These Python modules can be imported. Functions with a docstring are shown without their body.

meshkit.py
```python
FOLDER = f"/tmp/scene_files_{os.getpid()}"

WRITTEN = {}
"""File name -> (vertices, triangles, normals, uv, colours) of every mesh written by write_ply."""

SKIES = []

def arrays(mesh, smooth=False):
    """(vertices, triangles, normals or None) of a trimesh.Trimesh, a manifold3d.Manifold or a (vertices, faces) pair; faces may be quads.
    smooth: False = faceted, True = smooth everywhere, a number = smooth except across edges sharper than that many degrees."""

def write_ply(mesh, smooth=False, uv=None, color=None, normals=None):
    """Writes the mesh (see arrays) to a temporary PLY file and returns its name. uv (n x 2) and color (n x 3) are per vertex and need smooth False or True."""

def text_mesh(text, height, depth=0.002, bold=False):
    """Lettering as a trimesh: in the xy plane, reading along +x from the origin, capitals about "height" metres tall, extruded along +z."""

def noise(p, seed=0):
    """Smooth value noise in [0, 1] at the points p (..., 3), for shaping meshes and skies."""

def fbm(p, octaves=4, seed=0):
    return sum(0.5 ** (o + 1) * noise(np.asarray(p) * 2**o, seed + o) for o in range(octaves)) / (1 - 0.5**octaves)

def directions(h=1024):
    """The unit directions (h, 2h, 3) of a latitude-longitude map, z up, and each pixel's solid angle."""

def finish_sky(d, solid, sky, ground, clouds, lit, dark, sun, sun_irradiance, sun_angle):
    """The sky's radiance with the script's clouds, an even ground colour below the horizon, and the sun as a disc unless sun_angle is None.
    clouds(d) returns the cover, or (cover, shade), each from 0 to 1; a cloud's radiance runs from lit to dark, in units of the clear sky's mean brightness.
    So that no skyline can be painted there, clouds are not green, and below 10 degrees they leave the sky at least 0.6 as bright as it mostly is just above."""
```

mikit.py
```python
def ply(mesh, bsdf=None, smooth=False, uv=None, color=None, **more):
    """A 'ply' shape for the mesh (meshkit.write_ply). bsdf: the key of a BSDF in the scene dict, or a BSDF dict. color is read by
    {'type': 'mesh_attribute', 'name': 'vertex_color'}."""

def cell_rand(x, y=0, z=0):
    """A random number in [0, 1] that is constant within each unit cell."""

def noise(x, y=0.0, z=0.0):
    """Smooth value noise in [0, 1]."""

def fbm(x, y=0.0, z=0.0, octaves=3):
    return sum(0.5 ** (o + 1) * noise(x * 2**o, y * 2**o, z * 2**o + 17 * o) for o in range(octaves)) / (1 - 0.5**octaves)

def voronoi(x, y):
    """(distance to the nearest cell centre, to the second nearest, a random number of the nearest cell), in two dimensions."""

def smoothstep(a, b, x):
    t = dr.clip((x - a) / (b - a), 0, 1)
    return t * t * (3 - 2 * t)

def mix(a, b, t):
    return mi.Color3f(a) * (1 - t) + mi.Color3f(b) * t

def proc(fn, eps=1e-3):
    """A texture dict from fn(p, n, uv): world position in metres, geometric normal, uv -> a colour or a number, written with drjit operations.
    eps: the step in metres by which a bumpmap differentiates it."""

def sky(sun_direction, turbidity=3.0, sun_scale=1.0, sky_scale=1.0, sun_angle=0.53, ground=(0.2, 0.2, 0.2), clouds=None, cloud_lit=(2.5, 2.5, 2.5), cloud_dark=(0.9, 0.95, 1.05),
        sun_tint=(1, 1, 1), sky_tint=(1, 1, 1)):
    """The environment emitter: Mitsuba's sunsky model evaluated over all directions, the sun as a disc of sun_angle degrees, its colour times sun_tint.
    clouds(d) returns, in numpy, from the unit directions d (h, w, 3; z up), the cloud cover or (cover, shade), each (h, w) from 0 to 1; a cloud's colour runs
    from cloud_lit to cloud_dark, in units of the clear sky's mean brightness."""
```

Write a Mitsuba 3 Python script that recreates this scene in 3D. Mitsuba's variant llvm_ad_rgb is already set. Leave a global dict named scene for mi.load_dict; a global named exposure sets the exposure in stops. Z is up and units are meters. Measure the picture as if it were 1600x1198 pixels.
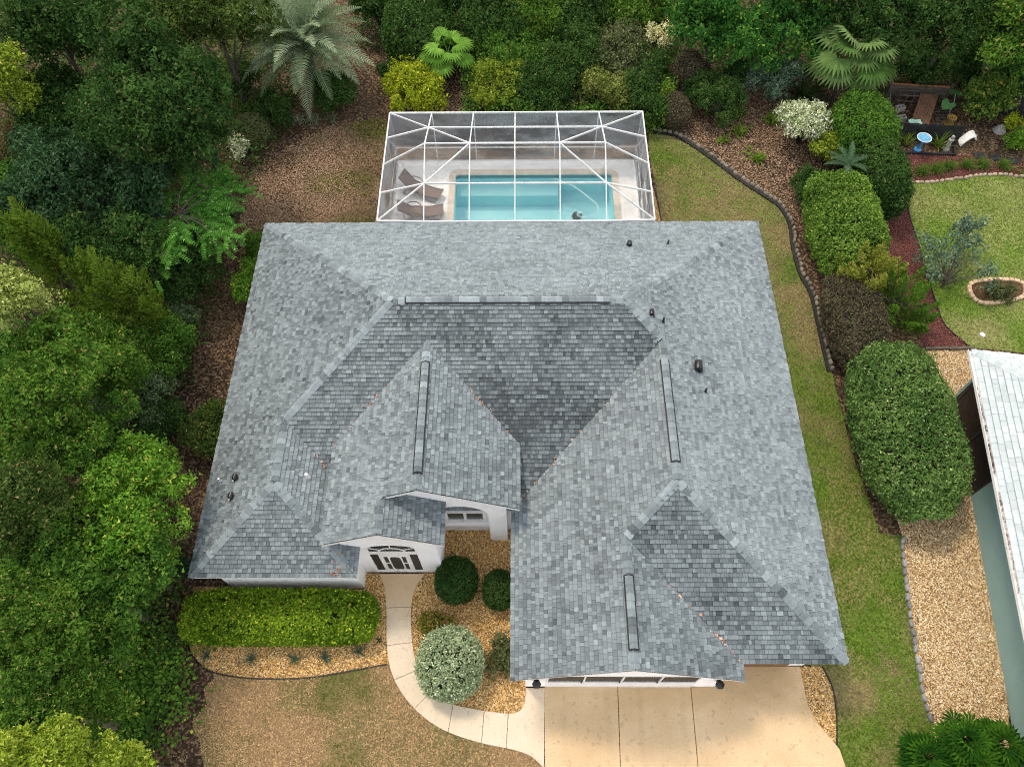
import math, random
import numpy as np, trimesh, drjit as dr, mitsuba as mi, mikit, meshkit
from shapely.geometry import Polygon, box, LineString, Point
from shapely.prepared import prep
from shapely.ops import unary_union, split
T = mi.ScalarTransform4f
scene, labels = {}, {}

# ---------------------------------------------------------------- camera, sky, exposure
_th, _ya, _ro = [math.radians(v) for v in (60.133, -1.238, -1.167)]
CAM = np.array([0.293, -3.663, 27.289])
_fw = np.array([math.sin(_ya)*math.cos(_th), math.cos(_ya)*math.cos(_th), -math.sin(_th)])
_r = np.array([math.cos(_ya), -math.sin(_ya), 0.0]); _u = np.cross(_r, _fw)
_up = _u*math.cos(_ro) - _r*math.sin(_ro)
scene['camera'] = {'type': 'perspective', 'fov': math.degrees(2*math.atan(800/1187.424)), 'fov_axis': 'x', 'near_clip': 0.1, 'far_clip': 900.0,
                   'to_world': T().look_at(origin=CAM.tolist(), target=(CAM+_fw*20).tolist(), up=_up.tolist())}


def clouds(d):
    n = meshkit.fbm(np.stack([d[..., 0]/(d[..., 2]+.35)*1.6+4, d[..., 1]/(d[..., 2]+.35)*1.6, d[..., 2]*0], -1), 4, 3)
    cover = np.clip((n-.25)/.25, 0.6, 1)
    return cover, np.clip((n-.45)*1.5, 0, .6)


scene['sky'] = mikit.sky([-0.31, 0.37, 0.875], turbidity=3.5, sun_scale=0.26, sun_angle=11.0, sky_scale=1.0, clouds=clouds,
                         cloud_lit=(2.3, 2.28, 2.22), cloud_dark=(1.3, 1.3, 1.3))
exposure = 2.56

# ---------------------------------------------------------------- measured places (metres)
G = {}
G['walk_left'] = [(-4.84, 4.06), (-4.62, 3.62), (-4.5, 3.05), (-4.42, 2.38), (-4.36, 1.73), (-4.21, 0.99), (-3.94, 0.37), (-3.42, -0.29), (-2.7, -0.86), (-1.88, -1.24), (-0.83, -1.52), (0.01, -1.67), (0.63, -1.87), (1.04, -2.22)]
G['walk_right'] = [(-3.17, 4.06), (-3.44, 3.65), (-3.57, 3.17), (-3.57, 2.5), (-3.46, 1.63), (-3.24, 0.89), (-2.76, 0.17), (-2.03, -0.29), (-1.27, -0.46), (-0.42, -0.58), (0.13, -0.58), (0.39, -0.36), (0.47, -0.04), (0.48, 0.16)]
G['walk_joints'] = [[(-4.48, 2.85), (-3.56, 2.87)], [(-4.37, 1.56), (-3.47, 1.67)], [(-4.03, 0.43), (-3.17, 0.79)], [(-3.27, -0.49), (-2.67, 0.15)], [(-2.09, -1.16), (-1.96, -0.29)], [(-0.99, -1.5), (-0.92, -0.52)], [(-0.18, -1.63), (-0.12, -0.58)]]
G['drive_right'] = [(9.79, 0.9), (9.78, 0.51), (9.82, -0.29), (10.05, -0.88), (10.41, -1.35), (10.6, -1.64), (10.69, -2.19)]
G['drive_joints'] = [[(1.1, 0.2), (1.08, -2.19)], [(3.57, 0.21), (3.5, -2.18)], [(6.02, 0.21), (5.98, -2.17)]]
G['strip_right'] = [(10.55, 0.9), (10.75, 0.31), (10.74, -0.49), (10.54, -1.54)]
G['bed_left'] = [(-11.63, 3.96), (-11.4, 2.04), (-11.17, 1.4), (-10.77, 0.98), (-10.27, 0.69), (-9.14, 0.5), (-7.82, 0.47), (-6.74, 0.53), (-5.46, 0.74), (-4.3, 0.95)]
G['edge_one'] = [(7.02, 26.87), (8.04, 26.68), (8.94, 26.03), (10.07, 24.77), (11.14, 23.46), (12.21, 22.37), (12.77, 21.71), (13.05, 20.59), (12.95, 19.05), (13.03, 17.58), (13.28, 16.51), (13.27, 14.48), (13.26, 12.56)]
G['edge_two'] = [(14.43, 5.51), (14.25, 4.69), (14.09, 3.53), (13.94, 2.41), (13.84, 1.34), (13.75, 0.31), (13.75, -0.48), (13.8, -0.83)]
G['neigh_gravel_top'] = [(17.86, 13.62), (19.35, 13.65)]
G['red_right'] = [(18.86, 22.57), (18.74, 21.84), (18.64, 20.76), (18.64, 19.48), (18.57, 17.92), (18.53, 16.84), (18.53, 15.8), (18.61, 14.86), (19.34, 13.71)]
G['red_left'] = [(19.17, 25.15), (18.53, 23.2), (17.58, 21.16), (16.95, 19.79), (16.71, 17.56), (17.09, 15.13), (17.51, 13.62)]
G['red_top'] = [(19.2, 25.28), (21.84, 25.09), (23.54, 24.99), (25.09, 24.4)]
G['stone_row'] = [(19.16, 23.24), (19.77, 23.24), (20.39, 23.23), (21.36, 23.4), (22.01, 23.52), (22.67, 23.65), (23.31, 23.73), (23.92, 23.68), (24.79, 23.5)]
G['front_lawn_left'] = [(-9.9, -2.35), (-10.2, -1.51), (-10.58, -0.94), (-10.23, -0.35), (-10.42, 0.15), (-10.12, 0.5)]
G['back_left'] = [(-6.44, 20.89), (-6.46, 27.63), (-7.09, 27.97), (-8.06, 27.64), (-9.36, 27.42), (-10.58, 26.63), (-12.02, 25.36), (-12.98, 24.39), (-13.16, 22.76), (-12.98, 20.92)]
G['cage_gravel_left'] = [(-6.58, 25.19), (-6.65, 23.14), (-6.65, 20.81), (-6.37, 20.81)]
G['cage_gravel_right'] = [(6.7, 25.1), (6.81, 23.06), (6.93, 20.74), (6.75, 20.74)]
G['planter_oval'] = [(20.15, 16.77), (20.29, 17.05), (20.74, 17.22), (21.61, 17.29), (22.31, 17.25), (22.65, 17.0), (22.52, 16.51), (22.19, 16.27), (21.52, 16.1), (20.79, 16.0), (20.35, 16.1), (20.18, 16.38)]
G['liriope'] = [(19.9, 23.83), (20.63, 24.0), (21.32, 24.17), (22.2, 24.25), (22.99, 24.29), (23.96, 24.2)]
G['stepping'] = [(23.1, 24.99), (23.82, 24.85), (24.66, 24.64)]
G['tufts'] = [(-10.53, 1.19), (-8.96, 1.11), (-7.48, 1.11), (-6.39, 1.17), (-5.3, 1.35)]
G['var_tufts'] = [(-11.12, 27.67), (-10.39, 27.66), (-9.44, 27.8), (-12.43, 26.74)]
G['ferns'] = [(13.21, 27.48), (11.46, 26.7), (12.07, 24.8), (10.57, 26.11), (11.67, 25.29), (11.42, 28.07)]
G['frame_border'] = [(19.34, 25.19), (21.89, 25.04), (22.0, 25.66)]
G['debris'] = {'back': [(19.73, 29.86), (22.18, 29.59)], 'left': [(19.09, 28.15), (19.8, 29.86)], 'blocks': [(20.1, 28.38), (19.92, 27.9)], 'planks': [(20.22, 27.43), (21.31, 29.1)], 'basket': [(21.95, 27.79)], 'pot': [(22.36, 27.6)], 'ears': [(22.78, 29.34), (22.18, 28.37)]}
G['misc'] = {'pot': [(24.65, 26.79)], 'fence2': [(25.66, 28.43), (26.07, 27.38)], 'cap': [(20.05, 14.39)]}
PLANTS = [
    ('tree', 'oak_tree', 'dark evergreen tree with the broad round crown filling the upper left woodland', 'tree', None, -14.97, 22.44, 3.04, 3.21, 3.5, 9, 'dark', 0.17, {'seed': 1}),
    ('tree', 'oak_tree', 'dark crowned tree in the far upper left corner of the woodland', 'tree', None, -20.08, 26.14, 2.54, 1.27, 3, 9, 'dark', 0.17, {}),
    ('tree', 'oak_tree', 'olive green tree just left of the big feathery palm', 'tree', None, -14.12, 28.95, 2.75, 1.38, 1.2, 7.5, 'olive', 0.15, {}),
    ('tree', 'oak_tree', 'bluish dark green tree behind the long leafed bright branches', 'tree', None, -18.02, 18.93, 3.06, 2.45, 1.5, 6.5, 'blue', 0.16, {}),
    ('shrub', 'brown_thicket', 'sparse brownish thicket between dark trees near the left edge', 'thicket', None, -22.77, 24.06, 2.15, 1.85, 0, 3, 'brown', 0.13, {}),
    ('tree', 'oak_tree', 'dark green tree right above the long leafed bright branches', 'tree', None, -13.3, 21.55, 1.97, 2.01, 2, 7, 'dark', 0.15, {}),
    ('tree', 'yellow_tree', 'small yellow green tree at the left edge high up', 'tree', None, -21.44, 23.01, 1.24, 1.18, 3.5, 8.5, 'lime', 0.15, {}),
    ('compound', 'long_leafed_tree', 'bright green tree with long feathered compound leaves over the path', 'tree', None, -14.09, 18.41, 2.95, 3.19, 1.4, 4.2, 'emerald', 0.11, {}),
    ('feather', 'cedar_tree', 'light green feathery cedar, the upper one of the two at left', 'tree', None, -18.0, 15.37, 1.38, 0.69, 1.5, 6.5, 'cedar', 0.2, {}),
    ('feather', 'cedar_tree', 'light green feathery cedar, the lower and wider of the two', 'tree', None, -15.39, 13.71, 1.86, 1.3, 1, 6, 'cedar', 0.2, {}),
    ('shrub', 'camellia_shrub', 'glossy dark green shrub under the feathered branches by the mulch path', 'shrub', None, -13.89, 16.86, 1.32, 1.88, 0, 3, 'dark', 0.12, {}),
    ('tree', 'yellow_tree', 'pale yellow green tree at the left edge beside the cedars', 'tree', None, -16.99, 11.45, 1.44, 0.72, 3.5, 9, 'pale', 0.12, {}),
    ('tree', 'oak_tree', 'olive crowned tree at the left edge at mid height', 'tree', None, -14.56, 7.62, 2.29, 1.52, 3, 9, 'moss', 0.12, {}),
    ('shrub', 'woodland_shrub', 'small grey green shrub beside the mulch path', 'shrub', None, -14.31, 14.83, 0.81, 0.63, 0, 1.8, 'greygreen', 0.09, {}),
    ('shrub', 'woodland_shrub', 'upright bright edged shrub beside the mulch path', 'shrub', None, -14.1, 12.3, 1.08, 2.27, 0, 2.6, 'green', 0.12, {}),
    ('shrub', 'woodland_shrub', 'grey green mounding shrub left of the mulch path', 'shrub', None, -14.75, 10.3, 1.55, 1.48, 0, 2.4, 'greygreen', 0.1, {}),
    ('shrub', 'woodland_shrub', 'round dark clipped looking shrub at the bend of the mulch path', 'shrub', None, -13.77, 9.84, 0.8, 1.08, 0, 2, 'dark', 0.09, {}),
    ('tree', 'maple_tree', 'bright green tree with star shaped leaves nearest the left eave', 'tree', None, -12.43, 4.87, 1.98, 2.17, 2, 6.3, 'bright', 0.13, {'seed': 5}),
    ('tree', 'maple_tree', 'medium green tree below the bright one, left of the front hedge', 'tree', None, -12.75, 2.37, 1.93, 1.58, 1.8, 6, 'green', 0.13, {}),
    ('tree', 'oak_tree', 'dark olive tree at the left edge beside the bright star leafed tree', 'tree', None, -14.52, 4.37, 1.75, 1.3, 3, 8, 'olive', 0.13, {}),
    ('tree', 'oak_tree', 'fine leafed olive tree at the left edge, low in the picture', 'tree', None, -13.49, 0.88, 1.79, 1.19, 3, 8, 'moss', 0.11, {}),
    ('vine', 'vine_patch', 'sprawling patch of large leafed vines at the lower left lawn edge', 'vine', None, -13.11, 0.25, 1.91, 2.25, 0, 1.3, 'vine', 0.18, {}),
    ('tree', 'oak_tree', 'dark fine leafed tree at the bottom left', 'tree', None, -12.66, -1.1, 1.94, 1.13, 2.5, 7, 'moss', 0.11, {}),
    ('tree', 'yellow_tree', 'yellow green tree at the bottom left edge of the picture', 'tree', None, -11.21, -2.29, 1.17, 0.58, 4, 8, 'lime', 0.1, {}),
    ('tree', 'yellow_tree', 'small yellow green tree top beside the lawn at the bottom', 'tree', None, -10.2, -2.47, 0.78, 0.43, 3, 6, 'lime', 0.1, {}),
    ('tree', 'oak_tree', 'fresh green tree between the cedars and the olive crown', 'tree', None, -15.38, 10.63, 1.84, 1.25, 2, 6.5, 'moss', 0.12, {}),
    ('tree', 'oak_tree', 'small bright tree at the corner below the left roof tip', 'tree', None, -12.24, 3.48, 1.05, 0.73, 1.2, 4.5, 'bright', 0.12, {}),
    ('tree', 'oak_tree', 'fresh green tree left of the bright star leafed tree', 'tree', None, -13.7, 3.37, 1.39, 0.84, 2, 6.5, 'green', 0.12, {}),
    ('tree', 'oak_tree', 'medium green tree above the vine patch', 'tree', None, -12.95, 0.83, 1.55, 0.9, 1.5, 5.5, 'green', 0.12, {}),
    ('tree', 'oak_tree', 'fresh green tree in the bottom left corner', 'tree', None, -14.19, -1.02, 1.09, 0.65, 2, 6, 'moss', 0.12, {}),
    ('tree', 'oak_tree', 'dark tree above the upper cedar at the left edge', 'tree', None, -20.15, 17.17, 1.59, 0.79, 1.5, 5, 'moss', 0.12, {}),
    ('tree', 'oak_tree', 'shaded dark tree between the bluish tree and the cedars', 'tree', None, -16.42, 16.64, 2.36, 1.75, 1.5, 5, 'dark', 0.15, {}),
    ('tree', 'oak_tree', 'shaded tree behind the left woodland, above the brown thicket', 'tree', None, -19.69, 24.36, 2.64, 2.32, 1.5, 5.5, 'dark', 0.16, {}),
    ('tree', 'oak_tree', 'shaded understorey tree between the olive tree and the path', 'tree', None, -15.74, 11.4, 1.81, 1.39, 1, 5, 'moss', 0.14, {}),
    ('tree', 'oak_tree', 'shaded understorey tree left of the mounding shrub', 'tree', None, -14.98, 7.79, 1.71, 1.09, 1, 4.5, 'dark', 0.14, {}),
    ('shrub', 'woodland_shrub', 'low dark shrub at the corner left of the roof tip', 'shrub', None, -11.93, 4.14, 0.42, 0.37, 0, 0.7, 'blue', 0.09, {}),
    ('shrub', 'garden_shrub', 'small round shrub under the left eave, upper of two', 'shrub', None, -11.58, 18.76, 0.69, 0.69, 0, 1.4, 'green', 0.1, {}),
    ('shrub', 'garden_shrub', 'taller bright shrub under the left eave, lower of two', 'shrub', None, -11.38, 16.42, 0.78, 1.37, 0, 1.7, 'bright', 0.11, {}),
    ('shrub', 'garden_shrub', 'loose olive shrub under the left eave beside the mulch path', 'shrub', None, -11.85, 9.5, 0.85, 1.13, 0, 1.7, 'olive', 0.1, {}),
    ('shrub', 'garden_shrub', 'dark round shrub below the feathery palm', 'shrub', None, -9.26, 28.71, 1.25, 1.67, 0, 1.8, 'dark', 0.1, {}),
    ('shrub', 'garden_shrub', 'shaded shrub filling the gap left of the feathery palm', 'shrub', None, -14.36, 29.66, 1.0, 1.35, 0, 2, 'deep', 0.12, {}),
    ('shrub', 'garden_shrub', 'dark shrub left below the feathery palm', 'shrub', None, -12.11, 27.66, 1.11, 1.52, 0, 1.5, 'dark', 0.1, {}),
    ('hedge', 'clipped_ball', 'grey green clipped ball at the corner of the back yard', 'shrub', None, -13.17, 26.19, 0.96, 1.07, 0, 1.4, 'greyolive', 0.07, {}),
    ('shrub', 'variegated_shrub', 'white edged shrub beside the clipped ball in the left woodland', 'shrub', None, -13.47, 24.63, 0.41, 0.57, 0, 1.8, 'variegated', 0.1, {}),
    ('shrub', 'gold_shrub', 'golden green rounded shrub at the left corner of the pool cage', 'shrub', None, -5.04, 28.85, 1.78, 1.93, 0, 1.9, 'gold', 0.12, {}),
    ('hedge', 'clipped_hedge', 'dark green tall hedge behind the golden green shrub', 'hedge', None, -5.18, 32.89, 1.92, 2.25, 0, 3, 'deep', 0.13, {}),
    ('shrub', 'garden_shrub', 'small dark shrub at the left of the golden green one', 'shrub', None, -6.5, 30.79, 0.61, 0.73, 0, 1.3, 'dark', 0.1, {}),
    ('shrub', 'garden_shrub', 'dark shrub under the small bright fan palm', 'shrub', None, -3.94, 32.94, 1.11, 1.76, 0, 1.6, 'dark', 0.12, {}),
    ('stem', 'flowering_shrub', 'thin shrub with a yellow flower spray behind the pool', 'shrub', None, -2.17, 33.34, 0.38, 0.75, 1, 2.3, 'flower', 0.1, {}),
    ('shrub', 'garden_shrub', 'light yellow green shrub behind the left half of the pool cage', 'shrub', None, -0.82, 28.98, 1.64, 2.03, 0, 2.1, 'leafgold', 0.11, {}),
    ('shrub', 'garden_shrub', 'medium green shrub above the light yellow green one', 'shrub', None, -0.18, 31.43, 1.76, 2.28, 0, 2.2, 'green', 0.12, {}),
    ('shrub', 'garden_shrub', 'dark green shrub behind the middle of the pool cage', 'shrub', None, 1.55, 29.37, 1.78, 2.46, 0, 2, 'deep', 0.12, {}),
    ('shrub', 'garden_shrub', 'dark shrub of the middle row behind the pool', 'shrub', None, 3.19, 31.11, 1.95, 2.7, 0, 2.4, 'deep', 0.12, {}),
    ('shrub', 'garden_shrub', 'olive yellow shrub against the pool cage at right of its middle', 'shrub', None, 4.75, 28.73, 1.71, 1.77, 0, 1.8, 'olivegold', 0.11, {}),
    ('shrub', 'garden_shrub', 'greyish green shrub of the middle row left of the cream shrub', 'shrub', None, 5.48, 31.16, 1.85, 2.36, 0, 2.3, 'greyolive', 0.12, {}),
    ('shrub', 'garden_shrub', 'dark green shrub at the right end of the pool cage', 'shrub', None, 6.87, 29.26, 1.58, 2.91, 0, 2.1, 'deep', 0.12, {}),
    ('shrub', 'garden_shrub', 'small yellow tipped shrub beside the dark ball', 'shrub', None, 7.8, 28.71, 0.46, 0.37, 0, 1.4, 'leafgold', 0.1, {}),
    ('shrub', 'garden_shrub', 'dark rear shrub by the yellow flowering one', 'shrub', None, -1.15, 33.39, 2.13, 1.87, 0, 3, 'deep', 0.14, {}),
    ('shrub', 'garden_shrub', 'dark rear shrub behind the pool, second from left', 'shrub', None, 1.2, 33.8, 2.14, 1.89, 0, 3, 'moss', 0.14, {}),
    ('shrub', 'garden_shrub', 'dark rear shrub behind the pool, third from left', 'shrub', None, 3.52, 34.05, 2.22, 1.97, 0, 3, 'deep', 0.14, {}),
    ('shrub', 'garden_shrub', 'dark rear shrub left above the cream shrub', 'shrub', None, 6.28, 34.02, 2.21, 1.98, 0, 3, 'moss', 0.14, {}),
    ('shrub', 'garden_shrub', 'dark rear shrub at the top edge above the tall hedge', 'shrub', None, -3.94, 34.71, 2.16, 1.08, 0, 3.5, 'dark', 0.16, {}),
    ('shrub', 'garden_shrub', 'dark rear shrub at the top edge right of the feathery palm', 'shrub', None, -7.48, 34.97, 1.75, 0.88, 0, 3.2, 'dark', 0.16, {}),
    ('shrub', 'cream_shrub', 'cream coloured airy shrub behind the pool shrubs', 'shrub', None, 7.68, 32.0, 0.91, 0.45, 0.8, 2.6, 'cream', 0.13, {}),
    ('tree', 'magnolia_tree', 'glossy green broad leafed tree at the top right of the pool', 'tree', None, 10.24, 30.89, 2.32, 2.06, 0.8, 4.8, 'glossy', 0.2, {}),
    ('tree', 'magnolia_tree', 'glossy broad leafed tree at the top, left of the tall fan palm', 'tree', None, 13.55, 30.5, 2.31, 2.08, 0.8, 4.8, 'glossy', 0.2, {}),
    ('hedge', 'maroon_shrub', 'tall dark maroon shrub right of the pool shrubs', 'shrub', None, 9.06, 30.16, 0.8, 1.25, 0, 1.9, 'maroon', 0.07, {}),
    ('hedge', 'maroon_ball', 'clipped dark maroon ball near the pool cage corner', 'shrub', None, 8.17, 27.51, 0.81, 1.08, 0, 1.4, 'maroon', 0.06, {}),
    ('shrub', 'garden_shrub', 'dark leafy shrub right of the maroon ball', 'shrub', None, 10.12, 28.0, 1.43, 2.08, 0, 1.9, 'deep', 0.12, {}),
    ('shrub', 'garden_shrub', 'small leafy shrub above the mulch slope', 'shrub', None, 11.55, 30.05, 0.73, 0.99, 0, 1.8, 'deep', 0.12, {}),
    ('shrub', 'blue_shrub', 'blue green shrub on the mulch slope', 'shrub', None, 13.42, 29.34, 1.57, 1.51, 0.3, 2.2, 'bluegreen', 0.12, {}),
    ('shrub', 'variegated_shrub', 'white flecked shrub on the mulch slope by the tall hedge', 'shrub', None, 14.27, 25.89, 1.32, 1.58, 0.3, 2, 'variegated', 0.12, {}),
    ('shrub', 'garden_shrub', 'yellow green loose shrub beneath the white flecked one', 'shrub', None, 15.26, 24.74, 1.12, 0.88, 0, 1.4, 'leafgold', 0.11, {}),
    ('hedge', 'green_hedge', 'tall green hedge between the fan palm and the neighbour yard', 'hedge', None, 16.89, 25.3, 1.49, 2.21, 0, 2.6, 'green', 0.11, {}),
    ('hedge', 'green_hedge', 'dark flank of the green hedge beside the red mulch path', 'hedge', None, 17.18, 22.43, 1.1, 2.28, 0, 2.4, 'deep', 0.11, {}),
    ('shrub', 'garden_shrub', 'dark small leafed shrub at the stone edging', 'shrub', None, 13.88, 21.91, 0.84, 1.34, 0, 1.6, 'dark', 0.08, {}),
    ('tree', 'oak_tree', 'dark tree in the top right, left of the compost bin', 'tree', None, 18.41, 29.85, 2.33, 1.17, 1.5, 6, 'dark', 0.17, {}),
    ('tree', 'oak_tree', 'dark tree at the top right above the compost bin', 'tree', None, 21.12, 29.58, 2.48, 1.24, 1.5, 6, 'deep', 0.17, {}),
    ('tree', 'oak_tree', 'dark tree in the top right corner', 'tree', None, 23.64, 28.83, 2.14, 2.11, 1.5, 6, 'moss', 0.17, {}),
    ('tree', 'oak_tree', 'dark rear tree at the top edge behind the glossy trees', 'tree', None, 15.81, 31.48, 2.86, 1.43, 1.5, 6, 'dark', 0.17, {}),
    ('shrub', 'bamboo_shrub', 'feathery green shrub right of the compost bin', 'shrub', None, 23.77, 27.61, 1.09, 1.26, 0, 2.2, 'bamboo', 0.17, {}),
    ('shrub', 'garden_shrub', 'dark shrub filling the ground behind the compost bin', 'shrub', None, 21.15, 30.19, 1.39, 1.26, 0, 2, 'dark', 0.14, {}),
    ('shrub', 'garden_shrub', 'dark shrub behind the feathery green one at the top right', 'shrub', None, 23.61, 30.17, 1.39, 1.29, 0, 2, 'dark', 0.14, {}),
    ('shrub', 'garden_shrub', 'dark shrub above the right black fence', 'shrub', None, 25.37, 29.16, 1.37, 1.28, 0, 2, 'dark', 0.14, {}),
    ('shrub', 'woodland_shrub', 'dark shrub under the cedars at the left edge', 'shrub', None, -22.31, 20.38, 2.05, 2.01, 0, 2.6, 'green', 0.14, {}),
    ('shrub', 'woodland_shrub', 'green shrub between the pale and olive trees at the left edge', 'shrub', None, -20.0, 12.46, 1.81, 1.54, 0, 2.6, 'green', 0.14, {}),
    ('shrub', 'woodland_shrub', 'shaded shrub below the olive crown at the left edge', 'shrub', None, -18.75, 7.94, 1.68, 1.34, 0, 2.6, 'green', 0.14, {}),
    ('shrub', 'woodland_shrub', 'shaded shrub left of the maple at the left edge', 'shrub', None, -17.45, 4.04, 1.57, 1.19, 0, 2.6, 'green', 0.14, {}),
    ('shrub', 'woodland_shrub', 'shaded shrub low at the left edge', 'shrub', None, -16.19, 0.25, 1.45, 1.07, 0, 2.6, 'green', 0.14, {}),
    ('shrub', 'woodland_shrub', 'dark shrub under the bluish tree at the left edge', 'shrub', None, -22.22, 21.96, 2.1, 2.11, 0, 2.6, 'green', 0.14, {}),
    ('shrub', 'gold_shrub', 'small yellow shrub by the neighbour black fence', 'shrub', None, 25.02, 26.84, 0.48, 0.46, 0, 0.8, 'gold', 0.09, {}),
    ('shrub', 'garden_shrub', 'leafy green plants at the right edge by the stepping stones', 'shrub', None, 25.01, 25.53, 0.63, 0.73, 0, 0.7, 'bright', 0.13, {}),
    ('hedge', 'tall_hedge', 'light green rounded hedge beside the side lawn, topmost of the row', 'hedge', None, 14.81, 19.43, 1.66, 3.06, 0, 2.4, 'hedgegreen', 0.1, {}),
    ('feather', 'juniper_shrub', 'yellow green spreading juniper between two hedges', 'shrub', None, 15.08, 16.43, 1.56, 1.26, 0.7, 2.9, 'juniper', 0.17, {}),
    ('feather', 'fir_shrub', 'bright dark green soft shrub beside the red mulch', 'shrub', None, 16.37, 15.48, 1.46, 1.98, 0, 2.2, 'fir', 0.16, {}),
    ('hedge', 'maroon_hedge', 'dark maroon hedge beside the side lawn', 'hedge', None, 14.26, 14.55, 1.26, 2.42, 0, 1.9, 'maroon', 0.07, {}),
    ('hedge', 'oblong_hedge', 'biggest hedge, oblong and dark green, beside the neighbour house', 'hedge', None, 14.81, 9.25, 1.94, 3.69, 0, 2.8, 'hedgedeep', 0.095, {}),
    ('sparse', 'thin_tree', 'thin branched bluish shrub on the neighbour lawn', 'shrub', None, 19.21, 17.8, 1.34, 1.58, 0.6, 1.9, 'bluegreen', 0.09, {}),
    ('shrub', 'planter_shrub', 'low green shrub inside the oval brick planter', 'shrub', None, 21.32, 16.49, 0.78, 0.58, 0, 0.45, 'greyolive', 0.07, {}),
    ('hedge', 'clipped_hedge', 'long yellow green clipped hedge in front of the left wing', 'hedge', None, -8.05, 2.4, 3.55, 0.93, 0, 1.05, 'hedgelime', 0.09, {'box': True}),
    ('hedge', 'round_bush', 'dark green round bush beside the entry, nearest the walkway', 'bush', None, -1.97, 3.67, 0.79, 0.88, 0, 1.2, 'dark', 0.07, {}),
    ('hedge', 'round_bush', 'dark green round bush against the garage wall', 'bush', None, -0.48, 3.36, 0.59, 0.73, 0, 1.0, 'dark', 0.07, {}),
    ('hedge', 'silver_bush', 'large silvery green clipped ball beside the walkway', 'bush', None, -2.05, 0.83, 1.17, 1.24, 0, 1.7, 'silver', 0.08, {}),
    ('shrub', 'garden_shrub', 'low loose shrub between walkway and silvery ball', 'shrub', None, -2.72, 2.28, 0.84, 0.59, 0, 0.6, 'autumn', 0.09, {}),
    ('shrub', 'grassy_shrub', 'loose grassy shrub under the garage eave', 'shrub', None, -0.3, 1.08, 0.56, 0.92, 0, 0.8, 'greyolive', 0.1, {}),
]
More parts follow.
